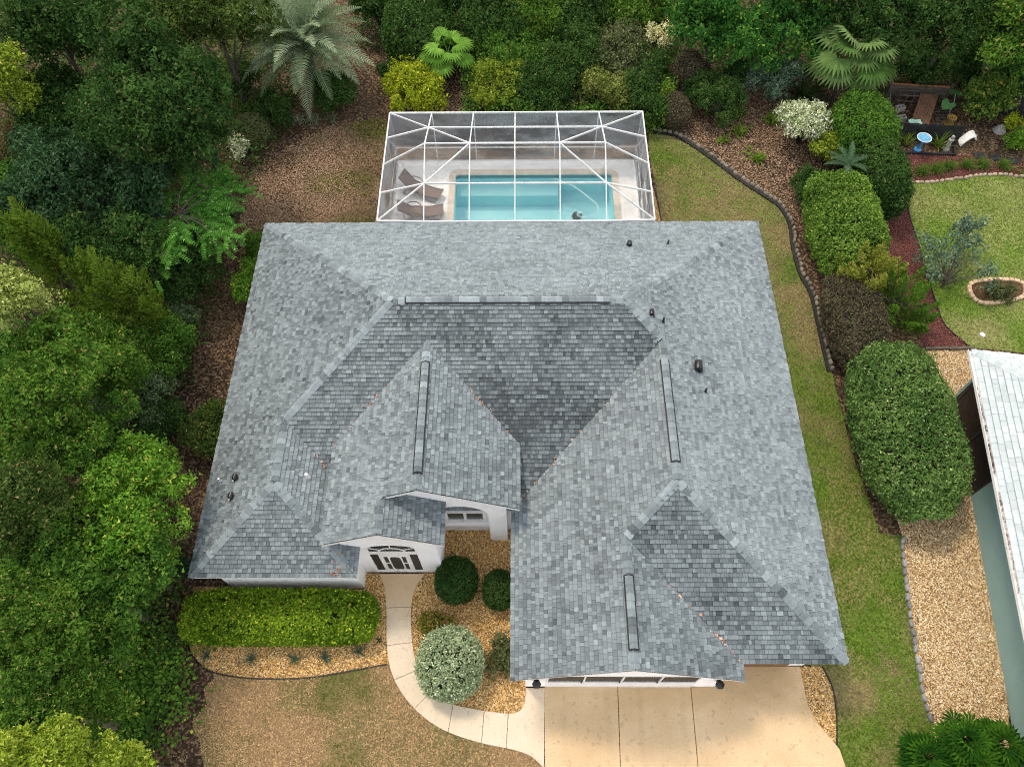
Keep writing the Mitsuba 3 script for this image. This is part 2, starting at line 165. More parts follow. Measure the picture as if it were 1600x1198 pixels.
G['palms'] = {'pindo': (-10.45, 29.87, 2.6), 'small_fan': (-3.42, 30.71, 1.7), 'tall_fan': (16.68, 29.11, 2.6), 'sago': (14.84, 28.51, 0.5), 'blue_sago': (15.52, 22.73, 1.6), 'dwarf1': (13.9, -1.53, 1.2), 'dwarf2': (15.07, -1.6, 1.0), 'dwarf3': (12.74, -1.96, 0.9), 'dwarf4': (14.16, -2.15, 1.1), 'agapanthus': (-13.82, 28.4, 0.3), 'cage_lily': (7.23, 27.18, 0.3), 'spike_grass': (2.55, 28.63, 0.4), 'spike_grass2': (3.37, 28.43, 0.4), 'fence_grass1': (19.62, 25.84, 0.1), 'fence_grass2': (21.16, 25.65, 0.1), 'woodland_palm': (-14.94, 28.48, 2.2)}


# ---------------------------------------------------------------- helpers
def arr(x): return np.asarray(x, float)
def unit(v):
    v = arr(v); return v/np.maximum(np.linalg.norm(v, axis=-1, keepdims=True), 1e-12)
_used = {}


def numbered(key):
    n = _used.get(key, 0); _used[key] = n+1
    return key if n == 0 else f'{key}_{n:03d}'


def thing(name, label=None, cat=None, group=None, kind=None):
    key = numbered(name); d = {}
    if label: d['label'] = label
    if cat: d['category'] = cat
    if group: d['group'] = group
    if kind: d['kind'] = kind
    labels[key] = d
    return key


def put(key, mesh, bsdf, smooth=False, uv=None, color=None, label=None, kind=None, raw=False):
    """one entry of the scene; key may hold parents"""
    k = key if raw else numbered(key)
    scene[k] = mikit.ply(mesh, bsdf, smooth=smooth, uv=uv, color=color)
    if label: labels.setdefault(k, {})['label'] = label
    if kind: labels.setdefault(k, {})['kind'] = kind
    return k


class MB:
    """collects vertices, triangles and a colour or uv per vertex"""
    def __init__(s): s.v, s.f, s.c, s.n = [], [], [], 0
    def add(s, v, f, c=None):
        v = arr(v); f = np.asarray(f, int)
        if f.shape[1] == 4: f = np.vstack([f[:, [0, 1, 2]], f[:, [0, 2, 3]]])
        s.v.append(v); s.f.append(f+s.n); s.n += len(v)
        if c is not None: s.c.append(np.broadcast_to(arr(c), (len(v), len(np.atleast_1d(c)) if arr(c).ndim == 1 else arr(c).shape[1])))
        return s
    def mesh(s): return np.vstack(s.v), np.vstack(s.f)
    def col(s): return np.vstack(s.c)
    def put(s, key, bsdf, smooth=False, **k):
        if s.c: k['color'] = s.col()
        return put(key, s.mesh(), bsdf, smooth, **k)


BOXF = np.array([[0, 3, 2, 1], [4, 5, 6, 7], [0, 1, 5, 4], [1, 2, 6, 5], [2, 3, 7, 6], [3, 0, 4, 7]])


def boxv(x0, y0, z0, x1, y1, z1):
    return np.array([[x0, y0, z0], [x1, y0, z0], [x1, y1, z0], [x0, y1, z0], [x0, y0, z1], [x1, y0, z1], [x1, y1, z1], [x0, y1, z1]], float), BOXF


def bevel_box(x0, y0, z0, x1, y1, z1, b=.02):
    """a box with its upper edges chamfered"""
    v, f = boxv(x0, y0, z0, x1, y1, z1-b)
    t = np.array([[x0+b, y0+b, z1], [x1-b, y0+b, z1], [x1-b, y1-b, z1], [x0+b, y1-b, z1]])
    v = np.vstack([v, t])
    f = np.vstack([f[[0, 2, 3, 4, 5]], [[4, 5, 9, 8], [5, 6, 10, 9], [6, 7, 11, 10], [7, 4, 8, 11], [8, 9, 10, 11]]])
    return v, f


def frame_of(d, up=(0, 0, 1)):
    d = unit(d); up = arr(up)
    if abs(d @ up) > .98: up = np.array([1., 0, 0])
    s = unit(np.cross(d, up)); return s, np.cross(s, d)


def beam(p0, p1, w=.05, h=.05):
    p0, p1 = arr(p0), arr(p1); s, u = frame_of(p1-p0)
    q = [p+s*a*w/2+u*b*h/2 for p in (p0, p1) for a, b in ((-1, -1), (1, -1), (1, 1), (-1, 1))]
    return np.array(q), np.array([[0, 1, 2, 3], [7, 6, 5, 4], [0, 4, 5, 1], [1, 5, 6, 2], [2, 6, 7, 3], [3, 7, 4, 0]])


def tube(pts, rad, n=6):
    p = arr(pts); rad = np.broadcast_to(arr(rad), (len(p),)); t = unit(np.gradient(p, axis=0))
    a = np.cross(t, np.where(np.abs(t[:, 2:]) < .9, [[0, 0, 1.]], [[1., 0, 0]])); a = unit(a); b = np.cross(t, a)
    ang = np.arange(n)*2*np.pi/n
    v = p[:, None]+rad[:, None, None]*(np.cos(ang)[None, :, None]*a[:, None]+np.sin(ang)[None, :, None]*b[:, None])
    i, j = np.meshgrid(np.arange(len(p)-1), np.arange(n), indexing='ij'); j2 = (j+1) % n
    f = np.stack([i*n+j, i*n+j2, (i+1)*n+j2, (i+1)*n+j], -1).reshape(-1, 4)
    return v.reshape(-1, 3), f


def cyl(x, y, z0, z1, r, n=16, r1=None, cap=True):
    r1 = r if r1 is None else r1; a = np.arange(n)*2*np.pi/n
    v = np.vstack([np.stack([x+r*np.cos(a), y+r*np.sin(a), a*0+z0], 1), np.stack([x+r1*np.cos(a), y+r1*np.sin(a), a*0+z1], 1), [[x, y, z0], [x, y, z1]]])
    i = np.arange(n); j = (i+1) % n
    f = np.vstack([np.stack([i, j, j+n], 1), np.stack([i, j+n, i+n], 1)])
    if cap: f = np.vstack([f, np.stack([i+n, j+n, i*0+2*n+1], 1), np.stack([j, i, i*0+2*n], 1)])
    return v, f


def lathe(prof, x, y, n=20):
    a = np.arange(n)*2*np.pi/n; m = len(prof)
    v = np.array([[x+r*np.cos(t), y+r*np.sin(t), z] for r, z in prof for t in a])
    i, j = np.meshgrid(np.arange(m-1), np.arange(n), indexing='ij'); j2 = (j+1) % n
    return v, np.stack([i*n+j, i*n+j2, (i+1)*n+j2, (i+1)*n+j], -1).reshape(-1, 4)


def polys(g):
    return [p for p in getattr(g, 'geoms', [g]) if p.geom_type == 'Polygon' and p.area > 1e-5]


def extrude(poly, z0, z1):
    ms = [trimesh.creation.extrude_polygon(p, z1-z0, engine='earcut') for p in polys(poly)]
    m = trimesh.util.concatenate(ms); m.apply_translation([0, 0, z0]); return m


def sheet(poly, z):
    v, f, n = [], [], 0
    for p in polys(poly):
        a, b = trimesh.creation.triangulate_polygon(p, engine='earcut')
        a = np.asarray(a); b = np.asarray(b)
        e1, e2 = a[b[:, 1]]-a[b[:, 0]], a[b[:, 2]]-a[b[:, 0]]
        b[(e1[:, 0]*e2[:, 1]-e1[:, 1]*e2[:, 0]) < 0] = b[(e1[:, 0]*e2[:, 1]-e1[:, 1]*e2[:, 0]) < 0][:, ::-1]
        v.append(np.c_[a, np.full(len(a), z)]); f.append(b+n); n += len(a)
    return np.vstack(v), np.vstack(f)


def xz_extrude(poly, y0, y1):
    """a profile in x and z, extruded along y"""
    m = extrude(poly, 0, y1-y0); v = m.vertices
    return np.c_[v[:, 0], y1-v[:, 2], v[:, 1]], np.asarray(m.faces)


def smooth_line(p, k=4):
    """Catmull-Rom through the points"""
    p = arr(p); q = np.vstack([2*p[0]-p[1], p, 2*p[-1]-p[-2]]); out = []
    for i in range(1, len(q)-2):
        for t in np.arange(k)/k:
            a, b, c, d = q[i-1:i+3]
            out.append(.5*((2*b)+(c-a)*t+(2*a-5*b+4*c-d)*t*t+(3*b-a-3*c+d)*t**3))
    return np.array(out+[p[-1]])


def scatter(poly, n, rng):
    """n points in the polygon"""
    x0, y0, x1, y1 = poly.bounds; import shapely
    out = []; need = n
    while need > 0:
        q = rng.uniform((x0, y0), (x1, y1), (int(need*1.3*max(1, (x1-x0)*(y1-y0)/poly.area))+50, 2))
        q = q[shapely.contains_xy(poly, q[:, 0], q[:, 1])][:need]; out.append(q); need -= len(q)
    return np.vstack(out)


def nz(p, s, seed=0, o=3):
    return meshkit.fbm(np.c_[arr(p)[:, :2]*s, np.zeros(len(p))], o, seed)


# ---------------------------------------------------------------- materials
P_, mix, noise, fbm, sstep = mikit.proc, mikit.mix, mikit.noise, mikit.fbm, mikit.smoothstep


def principled(color, rough=.7, **k):
    c = {'type': 'rgb', 'value': list(color)} if isinstance(color, (tuple, list)) else color
    return {'type': 'twosided', 'bsdf': {'type': 'principled', 'base_color': c, 'roughness': rough, **k}}


VC = {'type': 'mesh_attribute', 'name': 'vertex_color'}
scene['leaf'] = {'type': 'principledthin', 'base_color': VC, 'roughness': .36, 'diff_trans': .5, 'eta': 1.45}
scene['tinted'] = principled(VC, .8, specular=.3)
scene['tinted_gloss'] = principled(VC, .35)


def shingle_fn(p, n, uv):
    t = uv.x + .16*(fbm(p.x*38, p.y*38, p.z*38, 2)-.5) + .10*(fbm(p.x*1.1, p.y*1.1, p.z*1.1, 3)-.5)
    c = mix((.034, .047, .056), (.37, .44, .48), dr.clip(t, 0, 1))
    return c*(1-.72*sstep(.72, .95, uv.y)*(.35+.65*fbm(p.x*3.1, p.y*3.1, p.z*3.1, 2)))  # granule band, darkened to paint in the shadow line under each course


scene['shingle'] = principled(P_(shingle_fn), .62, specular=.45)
scene['shingle_pale'] = principled(P_(lambda p, n, uv: mix((.32, .38, .40), (.62, .69, .72), dr.clip(uv.x + .2*(fbm(p.x*30, p.y*30, p.z*9, 2)-.5), 0, 1))*(1-.42*sstep(.78, .95, uv.y))), .7)  # course band darkened here too, as a painted shadow line
scene['roof_deck'] = principled((.03, .034, .038), .8)
scene['plastic_black'] = principled((.012, .012, .014), .3)
scene['white_paint'] = principled(P_(lambda p, n, uv: mix((.70, .71, .71), (.84, .84, .83), fbm(p.x*2.3, p.y*2.3, p.z*2.3, 3))), .45)


def stucco_c(p, n, uv):
    g = fbm(p.x*1.7, p.y*1.7, p.z*1.2, 4)
    grime = sstep(.55, 0, p.z)*sstep(.35, .75, fbm(p.x*5, p.y*5, p.z*3, 3))
    return mix(mix((.74, .745, .76), (.85, .85, .855), g), (.34, .33, .31), .55*grime)


scene['stucco'] = {'type': 'bumpmap', 'tex': P_(lambda p, n, uv: fbm(p.x*24, p.y*24, p.z*24, 3), .004), 'scale': .008,
                   'bsdf': principled(P_(stucco_c), .85)}
scene['aluminium'] = principled(P_(lambda p, n, uv: mix((.62, .63, .65), (.76, .77, .78), noise(p.x*3, p.y*3, p.z*3))), .35)
scene['glass_dark'] = principled(P_(lambda p, n, uv: mix((.014, .014, .017), (.035, .035, .040), fbm(p.x*2, p.y*2, p.z*2, 2))), .4, specular=.2)
scene['screen_dark'] = principled(P_(lambda p, n, uv: mix((.012, .009, .010), (.022, .017, .019), fbm(p.x*1.4, p.y*1.4, p.z*1.4, 2))), .6)
scene['window_glass'] = principled(P_(lambda p, n, uv: mix((.015, .03, .03), (.05, .075, .07), .5+.5*dr.sin(p.z*120))), .12)
scene['door_brown'] = principled(P_(lambda p, n, uv: mix((.12, .065, .03), (.22, .13, .06), fbm(p.x*3, p.y*3, p.z*30, 3))), .6)
scene['teal'] = {'type': 'bumpmap', 'tex': P_(lambda p, n, uv: fbm(p.x*20, p.y*20, p.z*20, 2), .004), 'scale': .004,
                 'bsdf': principled(P_(lambda p, n, uv: mix((.19, .315, .315), (.235, .37, .365), fbm(p.x*1.5, p.y*1.5, p.z*1.5, 3))), .75)}


def drive_c(p, n, uv):
    a = fbm(p.x*.8, p.y*.8, 1, 4); b = fbm(p.x*60, p.y*60, 0, 2)
    c = mix((.55, .385, .215), (.70, .535, .345), a)
    c = mix(c, (.40, .26, .11), (.42)*sstep(-1.2, .35, p.y + 1.2*(fbm(p.x*1.3, p.y*1.8, 4, 3)-.5))*sstep(.2, .65, fbm(p.x*.9+3, p.y*1.6, 7, 3)))
    c = mix(c, (.70, .62, .50), .6*sstep(1.4, .3, p.x+.6*fbm(p.x*2, p.y*2, 9, 2)))
    for tx in (1.75, 3.15, 4.25, 5.65): c = mix(c, (.36, .26, .16), .16*sstep(.16, .03, dr.abs(p.x-tx+.12*(noise(p.y*.7, tx, 2)-.5)))*sstep(.3, .7, fbm(p.x*3, p.y*1.2, tx, 3)))
    spots = sstep(.70, .78, fbm(p.x*8, p.y*8, 5, 3))
    return mix(c, (.28, .21, .13), .3*spots)*(.86+.28*b)


scene['drive_concrete'] = principled(P_(drive_c), .85)


def walk_c(p, n, uv):
    c = mix((.60, .50, .37), (.72, .63, .51), fbm(p.x*1.1, p.y*1.1, 2, 4))
    c = mix(c, (.55, .36, .17), .65*sstep(1.9, 3.6, p.y+.7*(fbm(p.x*2, p.y*2, 5, 2)-.5)))
    return mix(c, (.32, .23, .13), .25*sstep(.70, .78, fbm(p.x*9, p.y*9, 3, 3)))*(.9+.2*fbm(p.x*70, p.y*70, 0, 2))


scene['walk_concrete'] = principled(P_(walk_c), .85)
scene['deck_concrete'] = principled(P_(lambda p, n, uv: mix((.84, .84, .835), (.92, .92, .915), fbm(p.x*1.3, p.y*1.3, 3, 4))*(.93+.14*fbm(p.x*45, p.y*45, 0, 2))), .8)
scene['coping'] = principled(VC, .8)


def litter_c(p, n, uv):
    c = mix((.026, .018, .014), (.12, .075, .045), fbm(p.x*.45, p.y*.45, 2, 4))
    d = fbm(p.x*14, p.y*14, 4, 3)
    c = mix(c, (.24, .165, .10), sstep(.52, .75, d))
    return mix(c, (.02, .014, .010), sstep(.50, .30, d)*.7)


scene['litter'] = principled(P_(litter_c), .95, specular=.2)


def lawn_fn(ga, gb, dry, amt):
    def fn(p, n, uv):
        c = mix(ga, gb, fbm(p.x*1.9, p.y*1.9, 1, 3))
        c = mix(c, dry, amt*sstep(.36, .62, fbm(p.x*.55, p.y*.55, 8, 4)))
        return c*(.6+.8*fbm(p.x*22, p.y*22, 3, 3))
    return P_(fn)


scene['lawn_dry'] = principled(lawn_fn((.15, .12, .055), (.18, .15, .065), (.25, .17, .095), 1.), .95, specular=.15)
scene['lawn_green'] = principled(lawn_fn((.085, .14, .02), (.13, .20, .03), (.22, .185, .08), .8), .95, specular=.15)
scene['lawn_neighbour'] = principled(lawn_fn((.12, .20, .03), (.17, .25, .045), (.29, .28, .12), .6), .95, specular=.15)


def gravel_fn(p, n, uv):
    f1, f2, r = mikit.voronoi(p.x*19, p.y*19)
    c = mix((.20, .10, .03), (.52, .34, .15), r)
    return c*(.22+.60*sstep(.02, .25, f2-f1))


scene['gravel_base'] = principled(P_(gravel_fn), .8)
scene['red_mulch'] = principled(P_(lambda p, n, uv: mix((.055, .016, .014), (.15, .055, .045), fbm(p.x*15, p.y*15, 2, 3))), .95)
scene['bark'] = {'type': 'bumpmap', 'tex': P_(lambda p, n, uv: fbm(p.x*20, p.y*20, p.z*5, 3), .004), 'scale': .03,
                 'bsdf': principled(P_(lambda p, n, uv: mix((.05, .04, .03), (.17, .145, .12), fbm(p.x*16, p.y*16, p.z*4, 3))), .95)}
scene['twig'] = principled((.022, .026, .012), .95, specular=.1)
scene['pool_plaster'] = principled(P_(lambda p, n, uv: mix((.20, .56, .62), (.36, .70, .74), dr.clip(.15+.85*fbm(p.x*.8, p.y*.8, 2, 4)+.25*(fbm(p.x*6, p.y*6, 5, 2)-.5), 0, 1))*(.92+.16*fbm(p.x*40, p.y*40, 3, 2))), .7)
scene['pool_tile'] = principled(P_(lambda p, n, uv: mix((.02, .16, .19), (.05, .26, .30), mikit.cell_rand(p.x*9, p.y*9, p.z*9))), .3)
scene['water'] = {'type': 'thindielectric', 'int_ior': 1.33}


def mesh_screen(name, op, col):
    scene[name] = {'type': 'mask', 'opacity': op, 'bsdf': principled(col, .9, specular=.1)}


mesh_screen('screen_roof', .10, (.24, .25, .27))
mesh_screen('screen_wall', P_(lambda p, n, uv: .76+.18*sstep(.4, .65, fbm(p.x*1.2, p.z*2.2, p.y*1.2, 4))), P_(lambda p, n, uv: mix((.075, .08, .09), (.27, .28, .30), sstep(.30, .62, fbm(p.x*.9, p.z*1.6, p.y*.9, 4)))))
scene['sling'] = principled(P_(lambda p, n, uv: mix((.17, .13, .12), (.25, .20, .18), noise(p.x*60, p.y*60, p.z*60))), .8)
scene['bronze'] = principled((.045, .04, .038), .4)
scene['black_wood'] = principled(P_(lambda p, n, uv: mix((.007, .008, .010), (.028, .030, .035), fbm(p.x*4, p.y*40, p.z*3, 3))), .7)
scene['wood'] = principled(P_(lambda p, n, uv: mix((.06, .03, .018), (.24, .13, .075), fbm(p.x*7, p.y*7, p.z*20, 3))), .85)
scene['wood_grey'] = principled(P_(lambda p, n, uv: mix((.06, .05, .04), (.17, .15, .125), fbm(p.x*6, p.y*14, p.z*14, 3))), .9)
scene['concrete_grey'] = principled(P_(lambda p, n, uv: mix((.26, .25, .24), (.44, .43, .41), fbm(p.x*16, p.y*16, p.z*16, 3))), .9)
scene['blue_paint'] = principled((.06, .28, .62), .4)
scene['blue_bowl'] = principled(P_(lambda p, n, uv: mix((.10, .33, .58), (.22, .50, .70), fbm(p.x*20, p.y*20, 3, 2))), .25)
scene['aqua'] = principled((.30, .58, .52), .6)
scene['ochre'] = principled((.42, .27, .06), .5)
scene['edging_shade_black'] = principled((.012, .012, .012), .6)
scene['hose'] = principled((.62, .80, .82), .4)
scene['copper_rail'] = principled((.42, .16, .07), .6)
scene['lamp_glass'] = principled((.35, .36, .36), .15)

# ---------------------------------------------------------------- ground and paving
GZ = -.06
POOL = (-2.87, 19.35, 4.80, 23.87)
pool_hole = box(POOL[0]+.14, POOL[1]+.14, POOL[2]-.14, POOL[3]-.14).buffer(.14, quad_segs=4)
cover = {}


def lay(name, poly, z, mat, top=None):
    k = put(name, sheet(poly, z), mat); labels[k] = {'kind': 'structure'}; cover[name] = poly
    return k


lay('ground', box(-260, -200, 260, 320).difference(pool_hole.buffer(.05)), GZ, 'litter')
house_box = unary_union([box(-10.07, 3.55, -5.31, 6), box(-10.07, 5.7, 9.87, 17.77), box(.45, .25, 6.8, 6), box(6.8, .93, 9.87, 6)])
edge1 = smooth_line(G['edge_one']); edge2 = smooth_line(G['edge_two'])
side_poly = Polygon([(6.75, 20.7)]+[(7.0, 20.9), (6.9, 23), (6.8, 25.1), (6.9, 26.8)]+[tuple(p) for p in edge1]+[(13.3, 9), (13.6, 5.6)]+[tuple(p) for p in edge2]+[(13.9, -1.5), (13.8, -16), (10.9, -16)]+G['drive_right'][::-1][:1]+[(10.54, -1.6)]+G['strip_right'][::-1]+[(9.87, 1.0), (9.87, 17.77), (6.7, 17.8)]).buffer(0)
front_poly = Polygon([tuple(p) for p in smooth_line(G['front_lawn_left'])]+G['bed_left'][4:]+[tuple(p) for p in smooth_line(G['walk_left'][5:])]+[(1.2, -16), (-10.5, -16)]).buffer(0)
stone_line = smooth_line(G['stone_row'])
neigh_poly = Polygon([tuple(p) for p in smooth_line(G['red_right'])]+[(19.4, 13.75), (32, 12.2), (34, 24)]+[tuple(p) for p in stone_line[::-1]]).buffer(0)
lay('side_lawn', side_poly, GZ+.012, 'lawn_green')
lay('front_lawn', front_poly, GZ+.012, 'lawn_dry')
lay('neighbour_lawn', neigh_poly, GZ+.012, 'lawn_neighbour')
red_poly = Polygon([tuple(p) for p in smooth_line(G['red_left'])]+[(19.4, 13.65)]+[tuple(p) for p in smooth_line(G['red_right'])[::-1]]+[tuple(p) for p in stone_line]+[(27, 23.6), (27, 24.6)]+G['red_top'][::-1]).buffer(0)
lay('red_mulch_bed', red_poly.difference(neigh_poly), GZ+.008, 'red_mulch')
bed_left = Polygon([(-11.5, 3.6)]+[tuple(p) for p in smooth_line(G['bed_left'][1:])]+[tuple(p) for p in smooth_line(G['walk_left'])[:22][::-1]]+[(-5.3, 4.1), (-5.3, 3.5)]).buffer(0)
walk_l, walk_r = smooth_line(G['walk_left']), smooth_line(G['walk_right'])
walk_poly = Polygon([tuple(p) for p in walk_l]+[(1.04, -2.22), (1.09, .15)]+[tuple(p) for p in walk_r[::-1]]).buffer(0)
bed_mid = Polygon([tuple(p) for p in walk_r]+[(.45, .2), (.45, 5.75), (-2.5, 5.75), (-2.5, 4.1), (-3.2, 4.1)]).buffer(0).difference(walk_poly)
bed_left = bed_left.difference(walk_poly)
strip = Polygon(G['drive_right']+[(10.54, -1.6)]+G['strip_right'][::-1]).buffer(0)
ngravel = Polygon([tuple(p) for p in edge2[::-1]]+[(14.2, 9), (17.5, 13.6)]+G['neigh_gravel_top']+[(19.4, 12.6), (16.0, -2.2), (14.4, -16), (13.8, -16)]).buffer(0)
cgl = Polygon([(-5.72, 24.8), (-6.3, 24.9), (-6.5, 23), (-6.6, 20.8), (-6.6, 18.0), (-5.72, 18)])
cgr = Polygon([(5.98, 24.8), (6.35, 24.9), (6.78, 23), (6.95, 20.8), (6.95, 18.0), (5.98, 18)])
cgb = Polygon([(-6.3, 24.8), (6.35, 24.8), (6.35, 25.9), (-6.3, 25.9)])
beds = {'entry_gravel': bed_mid, 'hedge_gravel': bed_left, 'drive_gravel': strip, 'neighbour_gravel': ngravel, 'cage_gravel': unary_union([cgl, cgr, cgb])}
for k_, p_ in beds.items(): lay(k_, p_, GZ+.016, 'gravel_base')


def slabs(name, poly, cuts, mat, z0, z1, gap=.012, part='slab'):
    """a paved surface whose slabs are separate pieces with open joints"""
    root = thing(name, kind='structure')
    for c in cuts:
        ls = LineString(c); poly = poly.difference(ls.buffer(gap/2, cap_style=2))
    for p in polys(poly):
        if p.area > .02: put(f'{root}__{part}', extrude(p, z0, z1), mat)
    return root


def long(c, k=.4):
    a, b = arr(c[0]), arr(c[-1]); d = unit(b-a); return [tuple(a-d*k), tuple(b+d*k)]


wj = [long(c, .15) for c in G['walk_joints']]
slabs('walkway', walk_poly, wj, 'walk_concrete', -.1, .0, .018)
drive_poly = Polygon([(1.1, .2), (.47, .2), (.47, .19), (1.1, .19), (1.07, -2.2), (1.0, -16), (11.1, -16)]+G['drive_right'][::-1]+[(6.8, .92), (6.8, .24), (1.1, .24)]).buffer(0)
dj = [[(c[0][0], .6), tuple(arr(c[1])+unit(arr(c[1])-arr(c[0]))*15)] for c in G['drive_joints'][1:]]
slabs('driveway', unary_union([drive_poly, Polygon([(.47, .19), (1.12, .19), (1.1, -.6), (.40, -.4)])]).difference(walk_poly.buffer(.006)), dj, 'drive_concrete', -.1, .002, .026)
deck_poly = box(-5.86, 17.8, 6.1, 24.78).difference(pool_hole.buffer(.30))
deck = slabs('pool_deck', deck_poly, [[(x, 17), (x, 25.5)] for x in (-3.78, -1.0, 1.9, 5.1)]+[[(-7, y), (7, y)] for y in (20.2, 22.2)], 'deck_concrete', -.12, .0, .008)

# loose pieces on the ground
rng = np.random.default_rng(11)


def pebbles(name, poly, per, size, z, cols, hole=None):
    """low stones: four faces each, random turn and tilt"""
    n = int(poly.area*per); p = scatter(poly, n, rng); n = len(p)
    s = size*rng.uniform(.55, 1.5, n); a = rng.uniform(0, 6.3, n); e = rng.uniform(.55, 1., n)
    ca, sa = np.cos(a), np.sin(a); v = np.zeros((n, 5, 3))
    for k, (x, y) in enumerate(((1, 0), (0, 1), (-1, 0), (0, -1))):
        X, Y = x*s*rng.uniform(.75, 1.2, n), y*s*e*rng.uniform(.75, 1.2, n)
        v[:, k] = np.c_[p[:, 0]+X*ca-Y*sa, p[:, 1]+X*sa+Y*ca, z+rng.uniform(0, .5, n)*s]
    v[:, 4] = np.c_[p+rng.uniform(-.4, .4, (n, 2))*s[:, None], z+s*rng.uniform(.55, 1., n)]
    f = np.array([[0, 1, 4], [1, 2, 4], [2, 3, 4], [3, 0, 4]])
    F = (f[None]+(np.arange(n)*5)[:, None, None]).reshape(-1, 3)
    w = rng.dirichlet([.30]*len(cols), n); c = (w@arr(cols))*rng.uniform(.7, 1.25, (n, 1))
    k = put(name, (v.reshape(-1, 3), F), 'tinted', color=np.repeat(np.clip(c, 0, .95), 5, 0))
    labels[k] = {'label': LABEL[name], 'kind': 'stuff', 'category': 'gravel'}


LABEL = {'entry_pebbles': 'loose tan pebbles filling the bed between walkway and garage', 'hedge_pebbles': 'loose tan pebbles in front of the long clipped hedge',
         'drive_pebbles': 'loose tan pebbles in the curved strip right of the driveway', 'neighbour_pebbles': 'pale tan pebbles along the teal neighbour wall', 'cage_pebbles': 'tan pebbles in the narrow strips around the pool cage'}
TAN = [(.60, .36, .10), (.84, .60, .28), (.34, .16, .04), (.90, .74, .46), (.54, .28, .06)]
PALE = [(.62, .43, .19), (.86, .72, .48), (.38, .21, .08), (.90, .82, .66), (.50, .34, .17)]
pebbles('entry_pebbles', bed_mid, 950, .026, GZ+.012, TAN)
pebbles('hedge_pebbles', bed_left, 950, .026, GZ+.012, TAN)
pebbles('drive_pebbles', strip, 950, .026, GZ+.012, TAN)
pebbles('neighbour_pebbles', ngravel, 850, .025, GZ+.012, PALE)
pebbles('cage_pebbles', beds['cage_gravel'], 700, .03, GZ+.012, TAN)


def flakes(name, label, cat, pts, size, cols, tilt=.5, z=GZ+.015, narrow=.5):
    n = len(pts); s = size*rng.uniform(.6, 1.4, n); a = rng.uniform(0, 6.3, n)
    d = np.c_[np.cos(a), np.sin(a), rng.normal(0, tilt*.5, n)]; b = np.c_[-np.sin(a), np.cos(a), rng.normal(0, tilt, n)]
    c = np.c_[pts, z+rng.uniform(0, .04, n)+np.abs(d[:, 2])*s*.5]
    v = np.stack([c-d*s[:, None]/2, c+b*s[:, None]*narrow/2, c+d*s[:, None]/2, c-b*s[:, None]*narrow/2], 1)
    f = np.array([[0, 1, 2], [0, 2, 3]]); F = (f[None]+(np.arange(n)*4)[:, None, None]).reshape(-1, 3)
    w = rng.dirichlet([.5]*len(cols), n); cc = (w@arr(cols))*rng.uniform(.7, 1.3, (n, 1))
    k = put(name, (v.reshape(-1, 3), F), 'tinted', color=np.repeat(cc, 4, 0)); labels[k] = {'label': label, 'kind': 'stuff', 'category': cat}


def grass(name, label, poly, per, ln, g1, g2, dry, dry_amt, keep=None, bias=None):
    p = scatter(poly, int(poly.area*per), rng)
    t = nz(p, .55, 5, 4); t2 = nz(p, 2.2, 9, 3)
    if keep is not None: q = keep(p); p, t, t2 = p[q], t[q], t2[q]
    n = len(p); a = rng.uniform(0, 6.3, n); L = ln*rng.uniform(.6, 1.4, n); W = .016*rng.uniform(.7, 1.5, n)
    el = rng.uniform(.1, 1.15, n)
    d = np.c_[np.cos(a)*np.cos(el), np.sin(a)*np.cos(el), np.sin(el)]*L[:, None]; b = np.c_[-np.sin(a), np.cos(a), 0*a]*W[:, None]
    c = np.c_[p, np.full(n, GZ+.012)]
    v = np.stack([c-b, c+b, c+d*.6+b*.8, c+d], 1); f = np.array([[0, 1, 2], [0, 2, 3]])
    F = (f[None]+(np.arange(n)*4)[:, None, None]).reshape(-1, 3)
    w = np.clip((t-.40)/.22*dry_amt+(bias(p) if bias else 0)+rng.normal(0, .28, n), 0, 1)[:, None]; m = np.clip(t2+rng.normal(0, .25, n), 0, 1)[:, None]
    col = ((1-m)*arr(g1)+m*arr(g2))*(1-w)+arr(dry)*w*rng.uniform(.75, 1.3, (n, 1))
    k = put(name, (v.reshape(-1, 3), F), 'leaf', color=np.repeat(col*rng.uniform(.75, 1.25, (n, 1)), 4, 0))
    labels[k] = {'label': label, 'kind': 'stuff', 'category': 'grass'}


grass('lawn_grass', 'mown grass of the side lawn between the house and the stone edging', side_poly.difference(house_box), 420, .085, (.09, .175, .018), (.15, .25, .032), (.36, .27, .16), .8, bias=lambda p: np.clip((p[:, 1]-9)/9, -.5, .75)-.04)
grass('dry_grass', 'half dried brown grass of the front lawn', front_poly, 520, .08, (.13, .17, .035), (.23, .25, .07), (.54, .38, .205), 1.2, bias=lambda p: .24+0*p[:, 0])
grass('neighbour_grass', 'light green mown grass of the neighbour lawn', neigh_poly, 420, .085, (.13, .235, .03), (.21, .33, .055), (.38, .36, .17), .55)
back_poly = Polygon(G['back_left']+[(-12.5, 18.3), (-6.4, 18.3)]).buffer(0)
grass('patchy_grass', 'thin patchy grass on brown litter left of the pool cage', back_poly, 420, .08, (.12, .17, .025), (.21, .27, .03), (.42, .30, .19), 1.2,
      keep=lambda p: (nz(p, .45, 21, 4)+.10*np.clip((22.5-p[:, 1])/3, -1, 1)+.16*np.clip((p[:, 0]+10)/3, -1, 1)+rng.normal(0, .07, len(p))) > .35)
BROWN = [(.17, .10, .055), (.30, .20, .12), (.07, .045, .03), (.42, .30, .20), (.12, .06, .03)]
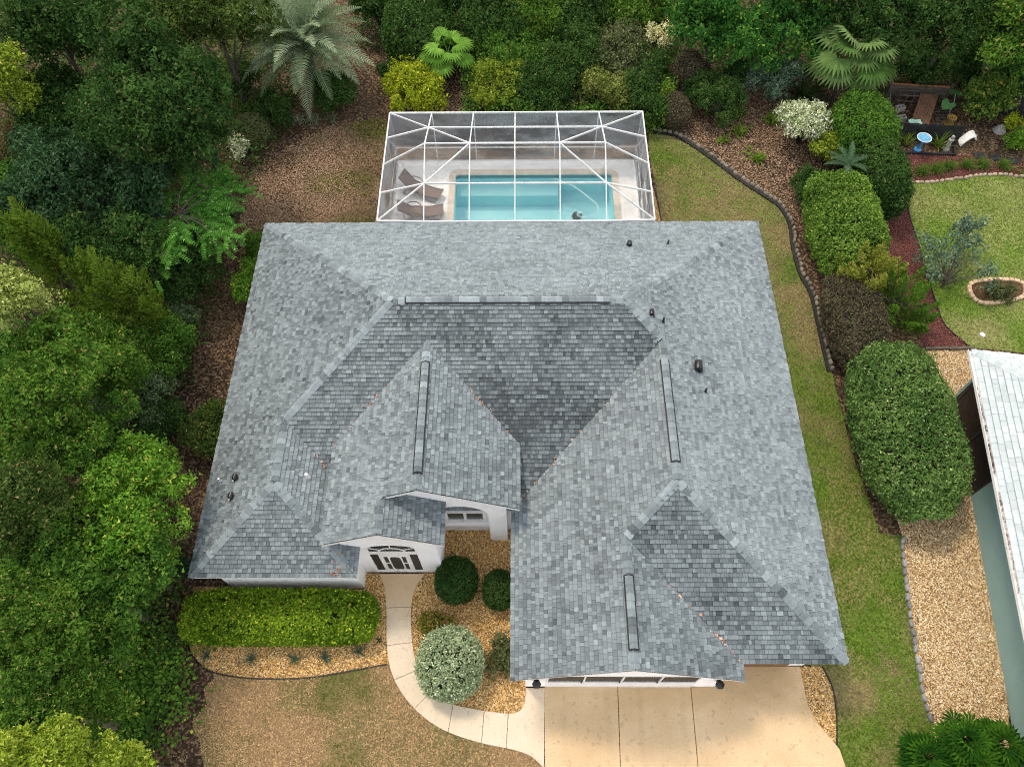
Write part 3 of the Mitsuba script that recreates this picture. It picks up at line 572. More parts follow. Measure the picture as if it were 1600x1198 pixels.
path_poly = Polygon([(-15.5, -4), (-15.5, 14), (-15, 22), (-13.5, 27), (-8, 36), (-5.5, 36), (-6.2, 26), (-6.5, 18.2), (-10.3, 17.6), (-10.3, 3.7), (-11.6, 3.4), (-11.6, .6), (-10.2, .4), (-10.6, -4)]).buffer(0)
q = scatter(path_poly, 26000, rng); q = q[(nz(q, .5, 31, 4)+rng.normal(0, .08, len(q))) > .42]
flakes('leaf_litter', 'fallen brown leaves and bark on the shaded path left of the house', 'leaf litter', q, .075, BROWN)
q = scatter(back_poly, 22000, rng); q = q[(nz(q, .4, 41, 4)+.16*np.exp(-((q[:, 0]+10.2)/2.6)**2-((q[:, 1]-23)/2.6)**2)-.13*np.clip((q[:, 0]+9.3)/2, 0, 1)+rng.normal(0, .05, len(q))) > .53]
flakes('dry_litter', 'pale dry leaves and dead grass covering the worn clearing left of the pool cage', 'leaf litter', q, .07, [(.42, .28, .19), (.55, .41, .29), (.30, .18, .11), (.22, .13, .08)], .3)
slope_poly = Polygon([(7.1, 27.2)]+[tuple(p) for p in edge1[:26]]+[(13.6, 19), (15, 23), (16, 30), (9, 32), (-6, 36), (-6, 26.2)]).buffer(0)
flakes('mulch_chips', 'brown bark mulch on the slope behind the stone edging', 'mulch', scatter(slope_poly, 26000, rng), .075, [(.32, .185, .11), (.50, .32, .22), (.15, .08, .045), (.58, .43, .31)])
flakes('red_mulch_chips', 'dark red bark mulch beside the neighbour lawn', 'mulch', scatter(red_poly.difference(neigh_poly), 14000, rng), .06, [(.13, .028, .03), (.22, .07, .06), (.06, .016, .014), (.32, .16, .13)])
q = scatter(front_poly, 1500, rng)
flakes('fallen_leaves', 'scattered brown leaves lying on the front lawn', 'leaf litter', q, .05, BROWN, .3)

# ---------------------------------------------------------------- the house
house = thing('house', 'large single storey white stucco house with the grey shingle hip roof', 'house')
HE, PT = 2.851, .514
XL, XR, YB, YF, YD = -10.48, 10.28, 18.18, .521, 3.141
wL, wM, wR, xg = 2.725, 6.375, 5.14, 3.53
YM = YB-2*wM; ZM, ZL, ZR = HE+PT*wM, HE+PT*wL, HE+PT*wR
YR1 = 5.405; PF = (ZR-HE)/(YR1-YF); ZG = HE+PT*xg; YG0 = YF+(ZG-HE)/PF
XC, wC, ZC, YC, wS, YS = -2.898, 3.164, 5.482, 5.094, 1.952, 3.889
ZCE = ZC-PT*wC; ZS = ZCE+PT*wS; yv = lambda z: YM+(z-HE)/PT
A, B, C_, D = (XL, YB, HE), (XR, YB, HE), (XR, YF, HE), (XL, YD, HE)
rl, rr = (XL+wM, YB-wM, ZM), (XR-wM, YB-wM, ZM)
wl0, wl1 = (XL+wL, YM+wL, ZL), (XL+wL, YD+wL, ZL)
wr0, wr1 = (XR-wR, YM+wR, ZR), (XR-wR, YR1, ZR)
XLr = XL+2*wL
g0, ga, gl, gr, gv = (xg, YG0, ZG), (xg, 0, ZG), (0, 0, HE), (2*xg, 0, HE), (2*xg, YF, HE)
c0, ca = (XC, yv(ZC), ZC), (XC, YC, ZC)
xs = XC-wC+wS
FACES = [
    [A, rl, rr, B], [A, D, wl1, wl0, rl], [D, (XLr, YD, HE), wl1], [wl1, (XLr, YD, HE), (XLr, YM, HE), wl0],
    [rl, wl0, (XLr, YM, HE), (0, YM, HE), wr0, rr], [B, rr, wr0, wr1, C_], [wr0, (0, YM, HE), gl, ga, g0, wr1], [wr1, g0, gv, C_], [g0, ga, gr, gv],
    [c0, (XC-wC, yv(ZCE), ZCE), (XC-wC, YS, ZCE), (xs, YS, ZS), (xs, YC, ZS), ca], [c0, ca, (XC+wC, YC, ZCE), (XC+wC, yv(ZCE), ZCE)],
    [(xs, YS, ZS), (XC-wC+2*wS, YS, ZCE), (XC-wC+2*wS, YC+.3, ZCE), (xs, YC+.3, ZS)]]


def face_frame(poly):
    P = arr(poly); n = np.zeros(3)
    for i in range(len(P)): n += np.cross(P[i], P[(i+1) % len(P)])
    n = unit(n); n = n if n[2] > 0 else -n
    v = unit(np.array([0, 0, 1.])-n*n[2]); u = np.cross(v, n); o = P[np.argmin(P[:, 2])]
    return o, u, v, n


class Shingles:
    """courses of separate tabs, each a thin wedge lying on its roof face"""
    def __init__(s, seed): s.items = []; s.rng = np.random.default_rng(seed)
    def face(s, poly, expo=.145, tone=.5, spread=.075, wide=(.09, .20), shade_blotch=.0):
        o, u, v, n = face_frame(poly); Q = (arr(poly)-o); pg = Polygon(np.c_[Q@u, Q@v]).buffer(0); pr = prep(pg.buffer(-.001)); r = s.rng
        x0, y0, x1, y1 = pg.bounds; off = r.uniform(0, 50, 3)
        for k in range(int((y1-y0)/expo)+1):
            vb = y0+k*expo+(0 if k else -.015); x = x0-r.uniform(0, .3); rowtone = r.normal(0, .02)
            while x < x1:
                w = r.uniform(*wide); th = r.choice([.016, .034], p=[.5, .5]); x2 = x+w-.006
                rect = box(x, vb, x2, y0+(k+1)*expo+.004)
                if k == 0: g = rect.intersection(pg.buffer(.02, join_style=2))
                else: g = rect if pr.contains(rect) else (rect.intersection(pg) if pr.intersects(rect) else None)
                x += w
                if g is None or g.is_empty: continue
                for q in polys(g):
                    if q.area < 2e-4: continue
                    c = arr(q.exterior.coords)[:-1]
                    if not q.exterior.is_ccw: c = c[::-1]
                    h = .004+th*np.clip(1-(c[:, 1]-vb)/(expo+.01), 0, 1)
                    base = o+c[:, :1]*u+c[:, 1:2]*v; m = len(c)
                    V = np.vstack([base+n*h[:, None], base-n*.002]); i = np.arange(m); j = (i+1) % m
                    F = np.vstack([np.stack([i*0, i, j], 1)[1:-1], np.stack([i, i+m, j+m], 1), np.stack([i, j+m, j], 1)])
                    ctr = base.mean(0); reg = meshkit.fbm((ctr*.42+off)[None], 3, 4)[0]-.5; reg2 = meshkit.fbm((ctr*1.6+off)[None], 2, 6)[0]-.5
                    t = tone+rowtone+r.normal(0, spread)+(-.10 if th < .02 else .03)+reg*.24+reg2*.10-shade_blotch*max(0, reg*2.0+.15)  # last term paints soft cloud shade into the tab tone as dark blotches
                    V = np.vstack([V[:m], V[:m], V[m:]]); F = np.where(F < m, F, F+m); side = np.arange(len(F)) >= m-2
                    F[side] = np.where(F[side] < m, F[side]+m, F[side])
                    t = float(np.clip(t, .02, .98)); fr = np.clip((c[:, 1]-vb)/expo, 0, 1)
                    U = np.vstack([np.c_[np.full(m, t), fr], np.tile([.03, .0], (2*m, 1))])
                    s.items.append((np.linalg.norm(ctr-CAM)-.3*q.area/.03, V, F, U))
        return s


def joined(items, key, bsdf, **k):
    V, F, U, n = [], [], [], 0
    for it in items:
        V.append(it[1]); F.append(it[2]+n); U.append(it[3] if np.ndim(it[3]) else np.tile([it[3], 0.], (len(it[1]), 1))); n += len(it[1])
    return put(key, (np.vstack(V), np.vstack(F)), bsdf, uv=np.vstack(U), **k)


# deck under the shingles, dark at its rim
rm = MB()
for fc in FACES:
    o, u, v, n = face_frame(fc); Q = arr(fc)-o; pg = Polygon(np.c_[Q@u, Q@v])
    m = extrude(pg, -.045, -.001); w = np.asarray(m.vertices)
    rm.add(o+w[:, :1]*u+w[:, 1:2]*v+w[:, 2:]*n, m.faces)
roof = f'{house}__roof'
put(roof, rm.mesh(), 'roof_deck', raw=True)
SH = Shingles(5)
for i, fc in enumerate(FACES): SH.face(fc, tone={1: .38, 4: .39, 7: .38, 2: .39, 6: .42, 9: .44, 8: .42, 10: .42, 11: .42, 3: .44}.get(i, .52), shade_blotch=.0 if i not in (4, 7) else .55)  # face tones and blotches put sun and shade contrast into the colour
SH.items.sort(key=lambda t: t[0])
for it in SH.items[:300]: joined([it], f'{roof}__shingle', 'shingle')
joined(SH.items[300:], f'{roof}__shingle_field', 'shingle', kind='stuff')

# ridge and hip caps, ridge vents
rngc = np.random.default_rng(8)
caps = []


def cap_run(p0, p1, nA, nB, lift=0., step=.235, half=.15, start=.0):
    """folded caps from p0 (low end) up to p1"""
    p0, p1 = arr(p0), arr(p1); d = unit(p1-p0); L = np.linalg.norm(p1-p0); nA, nB = unit(nA), unit(nB)
    dA = unit(np.cross(d, nA)); dB = unit(np.cross(nB, d))
    dA = dA if dA[2] < 0 else -dA; dB = dB if dB[2] < 0 else -dB; up = unit(nA+nB)
    for k in range(int(max(1, round((L-start)/step)))):
        a = p0+d*(start+k*step-(.02 if k else -.04)); b = p0+d*min(start+(k+1)*step+.02, L+.03)
        V = []
        for q, h in ((a, .042), (b, .020)):
            q = q+up*lift
            V += [q+dA*half+nA*h*.8, q+dA*half*.35+nA*h, q+up*(h+.012), q+dB*half*.35+nB*h, q+dB*half+nB*h*.8]
            V += [q+dA*half-nA*.01, q+dB*half-nB*.01]
        V = np.array(V); V[:] += rngc.normal(0, .0025, 3)
        F = [[i, i+1, i+8, i+7] for i in range(4)]+[[5, 0, 7, 12], [4, 6, 13, 11]]
        F = np.array(F); F = np.vstack([F[:, [0, 1, 2]], F[:, [0, 2, 3]], [[5, 1, 0], [5, 2, 1], [5, 6, 2], [6, 3, 2], [6, 4, 3]]])
        caps.append((0, V, F, float(np.clip(rngc.normal(.50, .15), .1, .95))))


NR = {k: face_frame(FACES[k])[3] for k in range(12)}
vents = []


def vent(p0, p1, nA, nB, half=.150, h=.06):
    """a raised ridge vent with dark open sides, caps on its top"""
    p0, p1 = arr(p0), arr(p1); d = unit(p1-p0); dA, dB = np.cross(d, unit(nA)), np.cross(d, unit(nB))
    dA = unit(dA if dA[2] < 0 else -dA); dB = unit(dB if dB[2] < 0 else -dB); V = []
    for q in (p0, p1):
        V += [q+dA*half+unit(nA)*h, q+np.array([0, 0, h+.015]), q+dB*half+unit(nB)*h, q+dB*half, q-np.array([0, 0, .02]), q+dA*half]
    F = np.array([[i, (i+1) % 6, (i+1) % 6+6, i+6] for i in range(6)]); F = np.vstack([F[:, [0, 1, 2]], F[:, [0, 2, 3]]])
    e = np.array([[0, 1, 5], [1, 4, 5], [1, 2, 4], [2, 3, 4]]); F = np.vstack([F, e, e[:, ::-1]+6])
    put(f'{roof}__ridge_vent', (np.array(V), F), 'plastic_black')
    cap_run(p0+d*.0, p1-d*.0, nA, nB, lift=h-.004, half=half-.03)


def seg(p, q, t): return arr(p)+(arr(q)-arr(p))*t
def ridge(p0, p1, a, b, v=None):
    if v is None: return cap_run(p0, p1, NR[a], NR[b])
    L = np.linalg.norm(arr(p1)-arr(p0))
    q0, q1 = seg(p0, p1, v[0]/L), seg(p0, p1, v[1]/L)
    cap_run(p0, q0, NR[a], NR[b]); cap_run(q1, p1, NR[a], NR[b]); vent(q0, q1, NR[a], NR[b])


ridge(A, rl, 0, 1); ridge(B, rr, 0, 5); ridge(rl, rr, 0, 4, (.45, 7.45)); ridge(wl0, rl, 1, 4)
ridge(wl1, wl0, 1, 3); ridge(D, wl1, 1, 2); ridge(seg(wl1, (XLr, YD, HE), .93), wl1, 2, 3)
ridge(wr0, rr, 4, 5); ridge(wr1, wr0, 6, 5, (.62, 4.35)); ridge(C_, wr1, 7, 5); ridge(g0, wr1, 6, 7)
ridge(ga, g0, 6, 8, (.55, 2.72)); ridge(ca, c0, 9, 10, (.55, 4.6)); ridge((xs, YS, ZS), (xs, YC-.02, ZS), 9, 11)
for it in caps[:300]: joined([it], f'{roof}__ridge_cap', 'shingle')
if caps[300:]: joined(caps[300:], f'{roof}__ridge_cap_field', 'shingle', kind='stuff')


def goose(p, n, r, h, along):
    """black exhaust hood: a curved cowl over a flange"""
    m = MB(); p = arr(p); a = np.linspace(-.2, np.pi*.75, 9); d = unit(along)
    m.add(*beam(p-arr(d)*r*1.3+arr(n)*.012, p+arr(d)*r*1.3+arr(n)*.012, r*2.6, .015))
    m.add(*tube([p, p+np.array([0, 0, h*.65])], [r, r], 14))
    m.add(*tube([p+np.array([0, 0, h*.55])-d*r*1.0, p+np.array([0, 0, h*.62]), p+np.array([0, 0, h*.60])+d*r*1.25], [r*1.08, r*1.12, r*1.02], 14))
    m.add(*tube([p+np.array([0, 0, h*.55])-d*r*1.0-d*.02, p+np.array([0, 0, h*.55])-d*r*1.0], [r*.15, r*1.08], 14))
    put(f'{roof}__exhaust_vent', m.mesh(), 'plastic_black', smooth=40)


goose((6.38, 9.80, 4.86), NR[5], .13, .30, (.1, .99, 0)); goose((4.83, 11.5, 5.65), NR[5], .08, .22, (.1, .99, 0)); goose((4.59, 15.94, 4.0), NR[0], .085, .25, (0, .99, 0))
goose((-9.35, 6.33, 3.43), NR[1], .08, .22, (0, .99, 0)); goose((-9.36, 5.66, 3.43), NR[1], .08, .22, (0, .99, 0))
for p, m_, r in (((6.12, 16.05, 3.95), 'roof_deck', .035), ((5.25, 11.33, 5.44), 'plastic_black', .04), ((6.56, 8.93, 4.76), 'roof_deck', .035), ((-9.98, 6.37, 3.11), 'aluminium', .035), ((-6.81, 6.25, 3.77), 'aluminium', .05)):
    mm = MB(); mm.add(*cyl(p[0], p[1], p[2]-.06, p[2]+.24, r, 10)); mm.add(*cyl(p[0], p[1], p[2]-.05, p[2]+.06, r*2, 10, r*1.2)); put(f'{roof}__vent_pipe', mm.mesh(), m_, smooth=40)

# fascias and rake boards (white), soffit, walls
fb = MB()


def board(p0, p1, inn, drop=.17, t=.025, top=-.047):
    p0, p1, inn = arr(p0), arr(p1), arr(inn)
    q = [p+np.array([0, 0, z])+inn*k for p in (p0, p1) for z, k in ((top, .015), (top-drop, .015), (top-drop, .015+t), (top, .015+t))]
    fb.add(np.array(q), np.array([[0, 1, 2, 3], [7, 6, 5, 4], [0, 4, 5, 1], [1, 5, 6, 2], [2, 6, 7, 3], [3, 7, 4, 0]]))


for p0, p1, i in ((A, B, (0, -1, 0)), (B, C_, (-1, 0, 0)), (A, D, (1, 0, 0)), (C_, gv, (0, 1, 0)), (D, (XLr, YD, HE), (0, 1, 0)), ((XLr, YD, HE), (XLr, 4.1, HE), (-1, 0, 0)), (gl, (0, YM, HE), (1, 0, 0)), (gr, gv, (-1, 0, 0)),
                  (gl, ga, (0, 1, 0)), (ga, gr, (0, 1, 0)), (ca, (XC+wC, YC, ZCE), (0, 1, 0)), (ca, (xs-.25, YC, ZS-.13), (0, 1, 0)), ((xs, YS, ZS), (XC-wC, YS, ZCE), (0, 1, 0)), ((xs, YS, ZS), (XC-wC+2*wS, YS, ZCE), (0, 1, 0)),
                  ((XC+wC, YC, ZCE), (XC+wC, yv(ZCE), ZCE), (-1, 0, 0)), ((XC-wC, YS, ZCE), (XC-wC, yv(ZCE), ZCE), (1, 0, 0)), ((XC-wC+2*wS, YS, ZCE), (XC-wC+2*wS, YC+.2, ZCE), (-1, 0, 0))):
    board(p0, p1, i)
fb.put(f'{house}__fascia', 'white_paint')
foot = Polygon([(XL+.05, YB-.05), (XR-.05, YB-.05), (XR-.05, YF+.05), (2*xg-.05, YF+.05), (2*xg-.05, .05), (.05, .05), (.05, YM), (XLr-.05, YM), (XLr-.05, YD+.05), (XL+.05, YD+.05)])
walls = Polygon([(-10.07, 17.77), (9.87, 17.77), (9.87, .93), (6.8, .93), (6.8, .25), (.45, .25), (.45, 5.75), (-5.31, 5.75), (-5.31, 3.55), (-10.07, 3.55)])
put(f'{house}__soffit', extrude(foot.difference(walls.buffer(-.03)).difference(box(-.1, -.5, 7.2, .249)), HE-.225, HE-.21), 'white_paint')
ring = walls.difference(walls.buffer(-.2, join_style=2)).difference(box(.4, .2, 6.85, .452)).difference(box(-2.7, 5.5, -.6, 5.96))
put(f'{house}__wall', extrude(ring, GZ-.1, HE-.228), 'stucco')


def gable_profile(x0, x1, xa, za, slope, z0, drop=.05):
    f = lambda x: za-abs(x-xa)*slope-drop
    return Polygon([(x0, z0), (x1, z0), (x1, f(x1)), (xa, f(xa)), (x0, f(x0))])


def arch(x0, x1, z0, zs, zt, n=16):
    """opening with a low segmental head"""
    xm = (x0+x1)/2; h = (x1-x0)/2; t = np.linspace(0, np.pi, n)
    return Polygon([(x0, z0), (x1, z0)]+[(xm+h*math.cos(a), zs+(zt-zs)*math.sin(a)) for a in t])


put(f'{house}__garage_wall', xz_extrude(gable_profile(.45, 6.8, xg, ZG, PT, GZ-.1).difference(box(1.12, .0, 6.0, 2.18)), .25, .45), 'stucco')
entry_open = arch(-4.87, -3.2, .06, 2.62, 3.02)
put(f'{house}__entry_wall', xz_extrude(gable_profile(-5.6, -2.5, xs, ZS, PT, GZ-.1).difference(entry_open), 4.14, 4.34), 'stucco')
for q_ in ((-2.7, 4.342, GZ-.1, -2.502, 5.75, ZCE-.12), (-5.6, 4.342, GZ, -5.4, 9.5, ZCE-.05), (-.38, 5.96, 2.4, -.18, 8.2, ZCE-.05)): put(f'{house}__side_wall', boxv(*q_), 'stucco')
up_pro = gable_profile(-5.3, -.18, XC, ZC, PT, GZ-.1).difference(arch(-2.75, -.80, GZ-.2, 2.55, 3.42)).difference(box(-5.4, -1, -2.55, ZCE-.3)).difference(Polygon([(-5.4, ZCE-.3), (-2.55, ZCE-.3), (-2.2, ZCE-.05), (xs, ZS-.06), (-5.4, ZS-.7)]))
put(f'{house}__upper_gable_wall', xz_extrude(up_pro, 5.34, 5.62), 'stucco')
put(f'{house}__window_wall', xz_extrude(box(-2.7, GZ-.1, -.5, 3.6).difference(box(-2.33, 1.0, -1.0, 2.15)), 5.72, 5.9), 'stucco')
win = f'{house}__window'
wm = MB(); wm.add(*boxv(-2.42, 5.63, .62, -.80, 5.717, .72))
for x0, x1 in ((-2.40, -2.30), (-1.72, -1.63), (-1.04, -.93)): wm.add(*boxv(x0, 5.67, .92, x1, 5.76, 2.2))
for z0, z1 in ((.92, 1.06), (2.12, 2.2), (1.86, 1.91)): wm.add(*boxv(-2.302, 5.672, z0, -1.038, 5.758, z1))
wm.put(win, 'white_paint', raw=True)
for x0, x1 in ((-2.30, -1.72), (-1.63, -1.04)): put(f'{win}__pane', boxv(x0, 5.755, 1.06, x1, 5.775, 2.12), 'window_glass')

# entry screen: white frame, dark panes
es = f'{house}__entry_screen'
zt = lambda x: 2.62+.40*math.sqrt(max(0, 1-((x+4.035)/.835)**2))
frame = entry_open.buffer(.001)
panes = {}
inner_arch = Polygon([(-4.48, 2.27)]+[(-4.05+.43*math.cos(a), 2.27+.34*math.sin(a)) for a in np.linspace(np.pi, 0, 14)])
fan = entry_open.buffer(-.05).intersection(box(-5, 2.27, -3, 3.1)).difference(inner_arch.buffer(.045))
for a in (np.pi*.5, np.pi*.22, np.pi*.78): fan = fan.difference(LineString([(-4.05, 2.27), (-4.05+1.6*math.cos(a), 2.27+.95*math.sin(a))]).buffer(.018))
center = Polygon([(-4.24, .22), (-3.85, .22), (-3.85, 1.66), (-4.24, 1.66)]).union(Point(-4.045, 1.3).buffer(.22)).buffer(-.02).buffer(.05)
center = Polygon([(-4.045+.195*math.copysign(abs(math.cos(a))**.35, math.cos(a)), .95+.74*math.copysign(abs(math.sin(a))**.55, math.sin(a))) for a in np.linspace(0, 2*np.pi, 40)[:-1]])
glass = polys(fan)+[inner_arch.buffer(-.012), box(-4.85, .13, -4.57, 2.0), box(-3.50, .13, -3.22, 2.0), center]
for x0, x1 in ((-4.43, -4.285), (-3.805, -3.66)):
    for z0, z1 in ((.22, .92), (1.0, 1.72)): glass.append(box(x0, z0, x1, z1))
fr = frame
for g in glass: fr = fr.difference(g)
put(es, xz_extrude(fr, 4.16, 4.21), 'white_paint', raw=True)
for g in glass: put(f'{es}__pane', xz_extrude(g.buffer(.004), 4.178, 4.192), 'glass_dark')

# garage: white kick panels below four dark screens
gd = f'{house}__garage_door'
gm = MB(); gm.add(*boxv(1.123, .235, .0, 5.997, .27, 1.0)); gm.add(*boxv(1.123, .215, 1.0, 5.997, .30, 1.06)); gm.add(*boxv(1.123, .232, 2.1, 5.997, .29, 2.178))
for x in (1.15, 2.33, 3.55, 4.77, 5.97): gm.add(*boxv(x-.025, .222, 1.06, x+.025, .29, 2.1))
for z in (.33, .66): gm.add(*boxv(1.14, .226, z-.012, 5.98, .236, z+.012))
gm.put(gd, 'white_paint', raw=True)
for x in (1.18, 2.36, 3.58, 4.80): put(f'{gd}__screen', boxv(x, .248, 1.06, x+1.14, .262, 2.1), 'glass_dark')
for x in (2.26, 3.48, 4.70): put(f'{gd}__handle', boxv(x-.02, .19, 1.10, x+.02, .222, 1.22), 'bronze')
bd = f'{house}__brown_door'
bm = MB(); bm.add(*boxv(7.15, .90, 0, 9.3, .928, 2.15)); bm.put(bd, 'door_brown', raw=True, label='brown door low under the front eave right of the garage gable')
for z in (.05, .57, 1.09, 1.61): put(f'{bd}__panel', boxv(7.2, .885, z, 9.25, .902, z+.48), 'door_brown')

for i, (x, lab) in enumerate(((.80, 'black lantern on the white wall left of the garage opening'), (6.62, 'black lantern on the white wall right of the garage opening'))):
    ln = thing('wall_lantern', lab, 'lantern', 'lanterns beside the garage')
    m = MB(); m.add(*boxv(x-.05, .23, 1.25, x+.05, .252, 1.62)); m.add(*beam((x, .24, 1.52), (x, .10, 1.60), .025, .025)); put(f'{ln}__bracket', m.mesh(), 'plastic_black')
    put(f'{ln}__cap', lathe([(.003, 1.68), (.04, 1.64), (.15, 1.56), (.15, 1.54), (.01, 1.53)], x, .09, 6), 'plastic_black')
    put(f'{ln}__glass', lathe([(.10, 1.53), (.075, 1.25)], x, .09, 6), 'lamp_glass')
    m = MB()
    for a in range(6):
        t = a*np.pi/3; m.add(*beam((x+.105*math.cos(t), .09+.105*math.sin(t), 1.53), (x+.08*math.cos(t), .09+.08*math.sin(t), 1.24), .014, .014))
    m.add(*lathe([(.085, 1.25), (.08, 1.22), (.003, 1.19)], x, .09, 6)); put(f'{ln}__frame', m.mesh(), 'plastic_black')

# dry leaves caught in the valleys
vp = []
for p0, p1, n_ in ((wl0, (XLr, YM, HE), 26), (c0, (XC+wC, yv(ZCE), ZCE), 16), (wr0, (0, YM, HE), 22), (g0, gv, 30), (c0, (XC-wC, yv(ZCE), ZCE), 10)):
    for t in rngc.uniform(.35, 1, n_): vp.append(seg(p0, p1, t)+np.r_[rngc.normal(0, .05, 2), .05])
for _ in range(14): vp.append(np.array([-5.65+rngc.normal(0, .08), 4.0-rngc.uniform(0, 1), 0])+[0, 0, 0])
vp = np.array(vp); vp[-14:, 2] = HE+PF*0+.514*(vp[-14:, 1]-YD)+.05
s_ = rngc.uniform(.03, .09, len(vp)); an = rngc.uniform(0, 6.3, len(vp))
dd = np.c_[np.cos(an), np.sin(an), rngc.normal(0, .3, len(vp))]*s_[:, None]; bb = np.c_[-np.sin(an), np.cos(an), rngc.normal(0, .3, len(vp))]*s_[:, None]*.5
V = np.stack([vp-dd, vp+bb, vp+dd, vp-bb], 1).reshape(-1, 3); F = (np.array([[0, 1, 2], [0, 2, 3]])[None]+(np.arange(len(vp))*4)[:, None, None]).reshape(-1, 3)
cc = rngc.uniform(.6, 1.3, (len(vp), 1))*arr([[.42, .23, .16], [.55, .40, .32], [.30, .14, .08]])[rngc.integers(0, 3, len(vp))]
k = put('roof_leaves', (V, F), 'tinted', color=np.repeat(cc, 4, 0)); labels[k] = {'label': 'dry pinkish leaves caught in the roof valleys', 'category': 'leaves', 'kind': 'stuff'}

# ---------------------------------------------------------------- pool, cage, loungers
pool = thing('swimming_pool', 'rectangular turquoise swimming pool with rounded corners inside the screen cage', 'swimming pool')
x0, y0, x1, y1 = POOL
basin = MB(); pin = pool_hole
pts = arr(pin.exterior.coords)[:-1][::-1]; n = len(pts); i = np.arange(n); j = (i+1) % n
basin.add(np.vstack([np.c_[pts, np.full(n, -.30)], np.c_[pts, np.full(n, -1.35)]]), np.vstack([np.stack([i, j+n, i+n], 1), np.stack([i, j, j+n], 1)]))
basin.add(*sheet(pin, -1.35))
put(f'{pool}__basin', basin.mesh(), 'pool_plaster')
put(f'{pool}__tile_band', (np.vstack([np.c_[pts, np.full(n, .0)], np.c_[pts, np.full(n, -.30)]]), np.vstack([np.stack([i, j+n, i+n], 1), np.stack([i, j, j+n], 1)])), 'pool_tile')
bench = pin.intersection(box(x0-1, y1-.85, x1-2.6, y1+1)); put(f'{pool}__bench', extrude(bench.buffer(-.01), -1.34, -.62), 'pool_plaster')
put(f'{pool}__water', sheet(pin.buffer(.01), -.12), 'water')
outer = pin.buffer(.30); ringc = outer.difference(pin.buffer(-.02))
per = pin.buffer(.14).exterior; L = per.length; nst = int(L/.3)
rngp = np.random.default_rng(3)
cuts = []
for k in range(nst):
    a, b = per.interpolate(k*L/nst), per.interpolate(k*L/nst+.02); t = unit(np.array([b.x-a.x, b.y-a.y])); nn = np.array([-t[1], t[0]])
    cuts.append(LineString([np.array([a.x, a.y])-nn*.4, np.array([a.x, a.y])+nn*.4]).buffer(.005, cap_style=2))
for p in polys(ringc.difference(unary_union(cuts))):
    m = extrude(p, -.06, .03); c = arr((.66, .60, .51))*rngp.uniform(.86, 1.12)
    put(f'{pool}__coping_stone', m, 'coping', color=np.repeat(c[None], len(m.vertices), 0))
for c in ((-2.0, 21.5), (1.0, 21.2)): put(f'{pool}__drain', cyl(c[0], c[1], -1.35, -1.335, .1, 14), 'white_paint')

pc = thing('pool_cleaner', 'dark blue pool cleaner with a looping pale hose on the pool floor', 'pool cleaner')
put(f'{pc}__body', lathe([(.003, -1.06), (.10, -1.07), (.17, -1.14), (.20, -1.25), (.23, -1.30), (.22, -1.34)], 3.10, 22.30, 18), 'black_wood', smooth=40)
hp = smooth_line([(3.10, 22.30, -1.02), (3.35, 22.0, -.7), (3.05, 21.6, -.4), (3.25, 21.25, -.2), (3.8, 21.28, -.17), (4.05, 21.85, -.17), (3.55, 22.55, -.17), (2.85, 23.25, -.17), (1.95, 23.72, -.15)], 8)
put(f'{pc}__hose', tube(hp, .028, 7), 'hose', smooth=True)
put(f'{pc}__wheel', cyl(3.27, 22.37, -1.34, -1.2, .09, 12), 'bronze')

cage = thing('pool_cage', 'white framed screen enclosure with a raised mesh roof over the pool', 'screen enclosure')
CX = [-5.74, -3.78, -1.85, .08, 2.0, 3.95, 5.97]; CY = [24.75, 23.1, 21.45, 19.76, 18.25]; H0 = 3.0
zi = [3.0, 3.6, 4.2, 3.55, 2.86]; zo = [3.0, 3.0, 3.0, 3.0, 2.92]
NZ = [[(zo if i in (0, 6) else zi)[j] for j in range(5)] for i in range(7)]
nd = lambda i, j: np.array([CX[i], CY[j], NZ[i][j]])


def bar(part, a, b, w=.085, h=.10): put(f'{cage}__{part}', beam(a, b, w*.6, h*.75), 'aluminium')


for j in range(5):
    for i in range(6): bar('purlin', nd(i, j), nd(i+1, j), .10 if j in (0, 4) else .08)
for i in range(7):
    for j in range(4): bar('rafter', nd(i, j), nd(i, j+1), .09 if i in (0, 6) else .075)
for a, b in (((0, 0), (1, 1)), ((1, 1), (2, 2)), ((2, 2), (1, 3)), ((1, 3), (0, 4)), ((6, 0), (5, 1)), ((5, 1), (4, 2)), ((4, 2), (5, 3)), ((5, 3), (6, 4))): bar('brace', nd(*a), nd(*b), .07)
for i in (1, 2, 4, 5): bar('post', (CX[i], 24.75, 0), nd(i, 0), .05, .06)
for i in (0, 6):
    for j in range(5): bar('post', (CX[i], CY[j], 0), nd(i, j), .06, .06)
    for j in range(4): bar('rail', (CX[i], CY[j], .9), (CX[i], CY[j+1], .9), .045)
    bar('brace', (CX[i], CY[0], .9), nd(i, 1), .045, .05); bar('brace', (CX[i], CY[4], .9), nd(i, 3), .045, .05)
    bar('rail', (CX[i], CY[0], .06), (CX[i], CY[4], .06), .05)
bar('rail', (CX[0], 24.75, .9), (CX[6], 24.75, .9), .05); bar('rail', (CX[0], 24.75, .06), (CX[6], 24.75, .06), .05)
for z in (.08, 1.0, 2.1): bar('door_rail', (5.90, 19.9, z), (5.90, 21.2, z), .05)
for y in (19.9, 21.2): bar('door_post', (5.90, y, .05), (5.90, y, 2.12), .05, .05)


def screen(pts, mat):
    p = arr(pts); f = [[0, i, i+1] for i in range(1, len(p)-1)]
    put(f'{cage}__screen_panel', (p, f), mat)


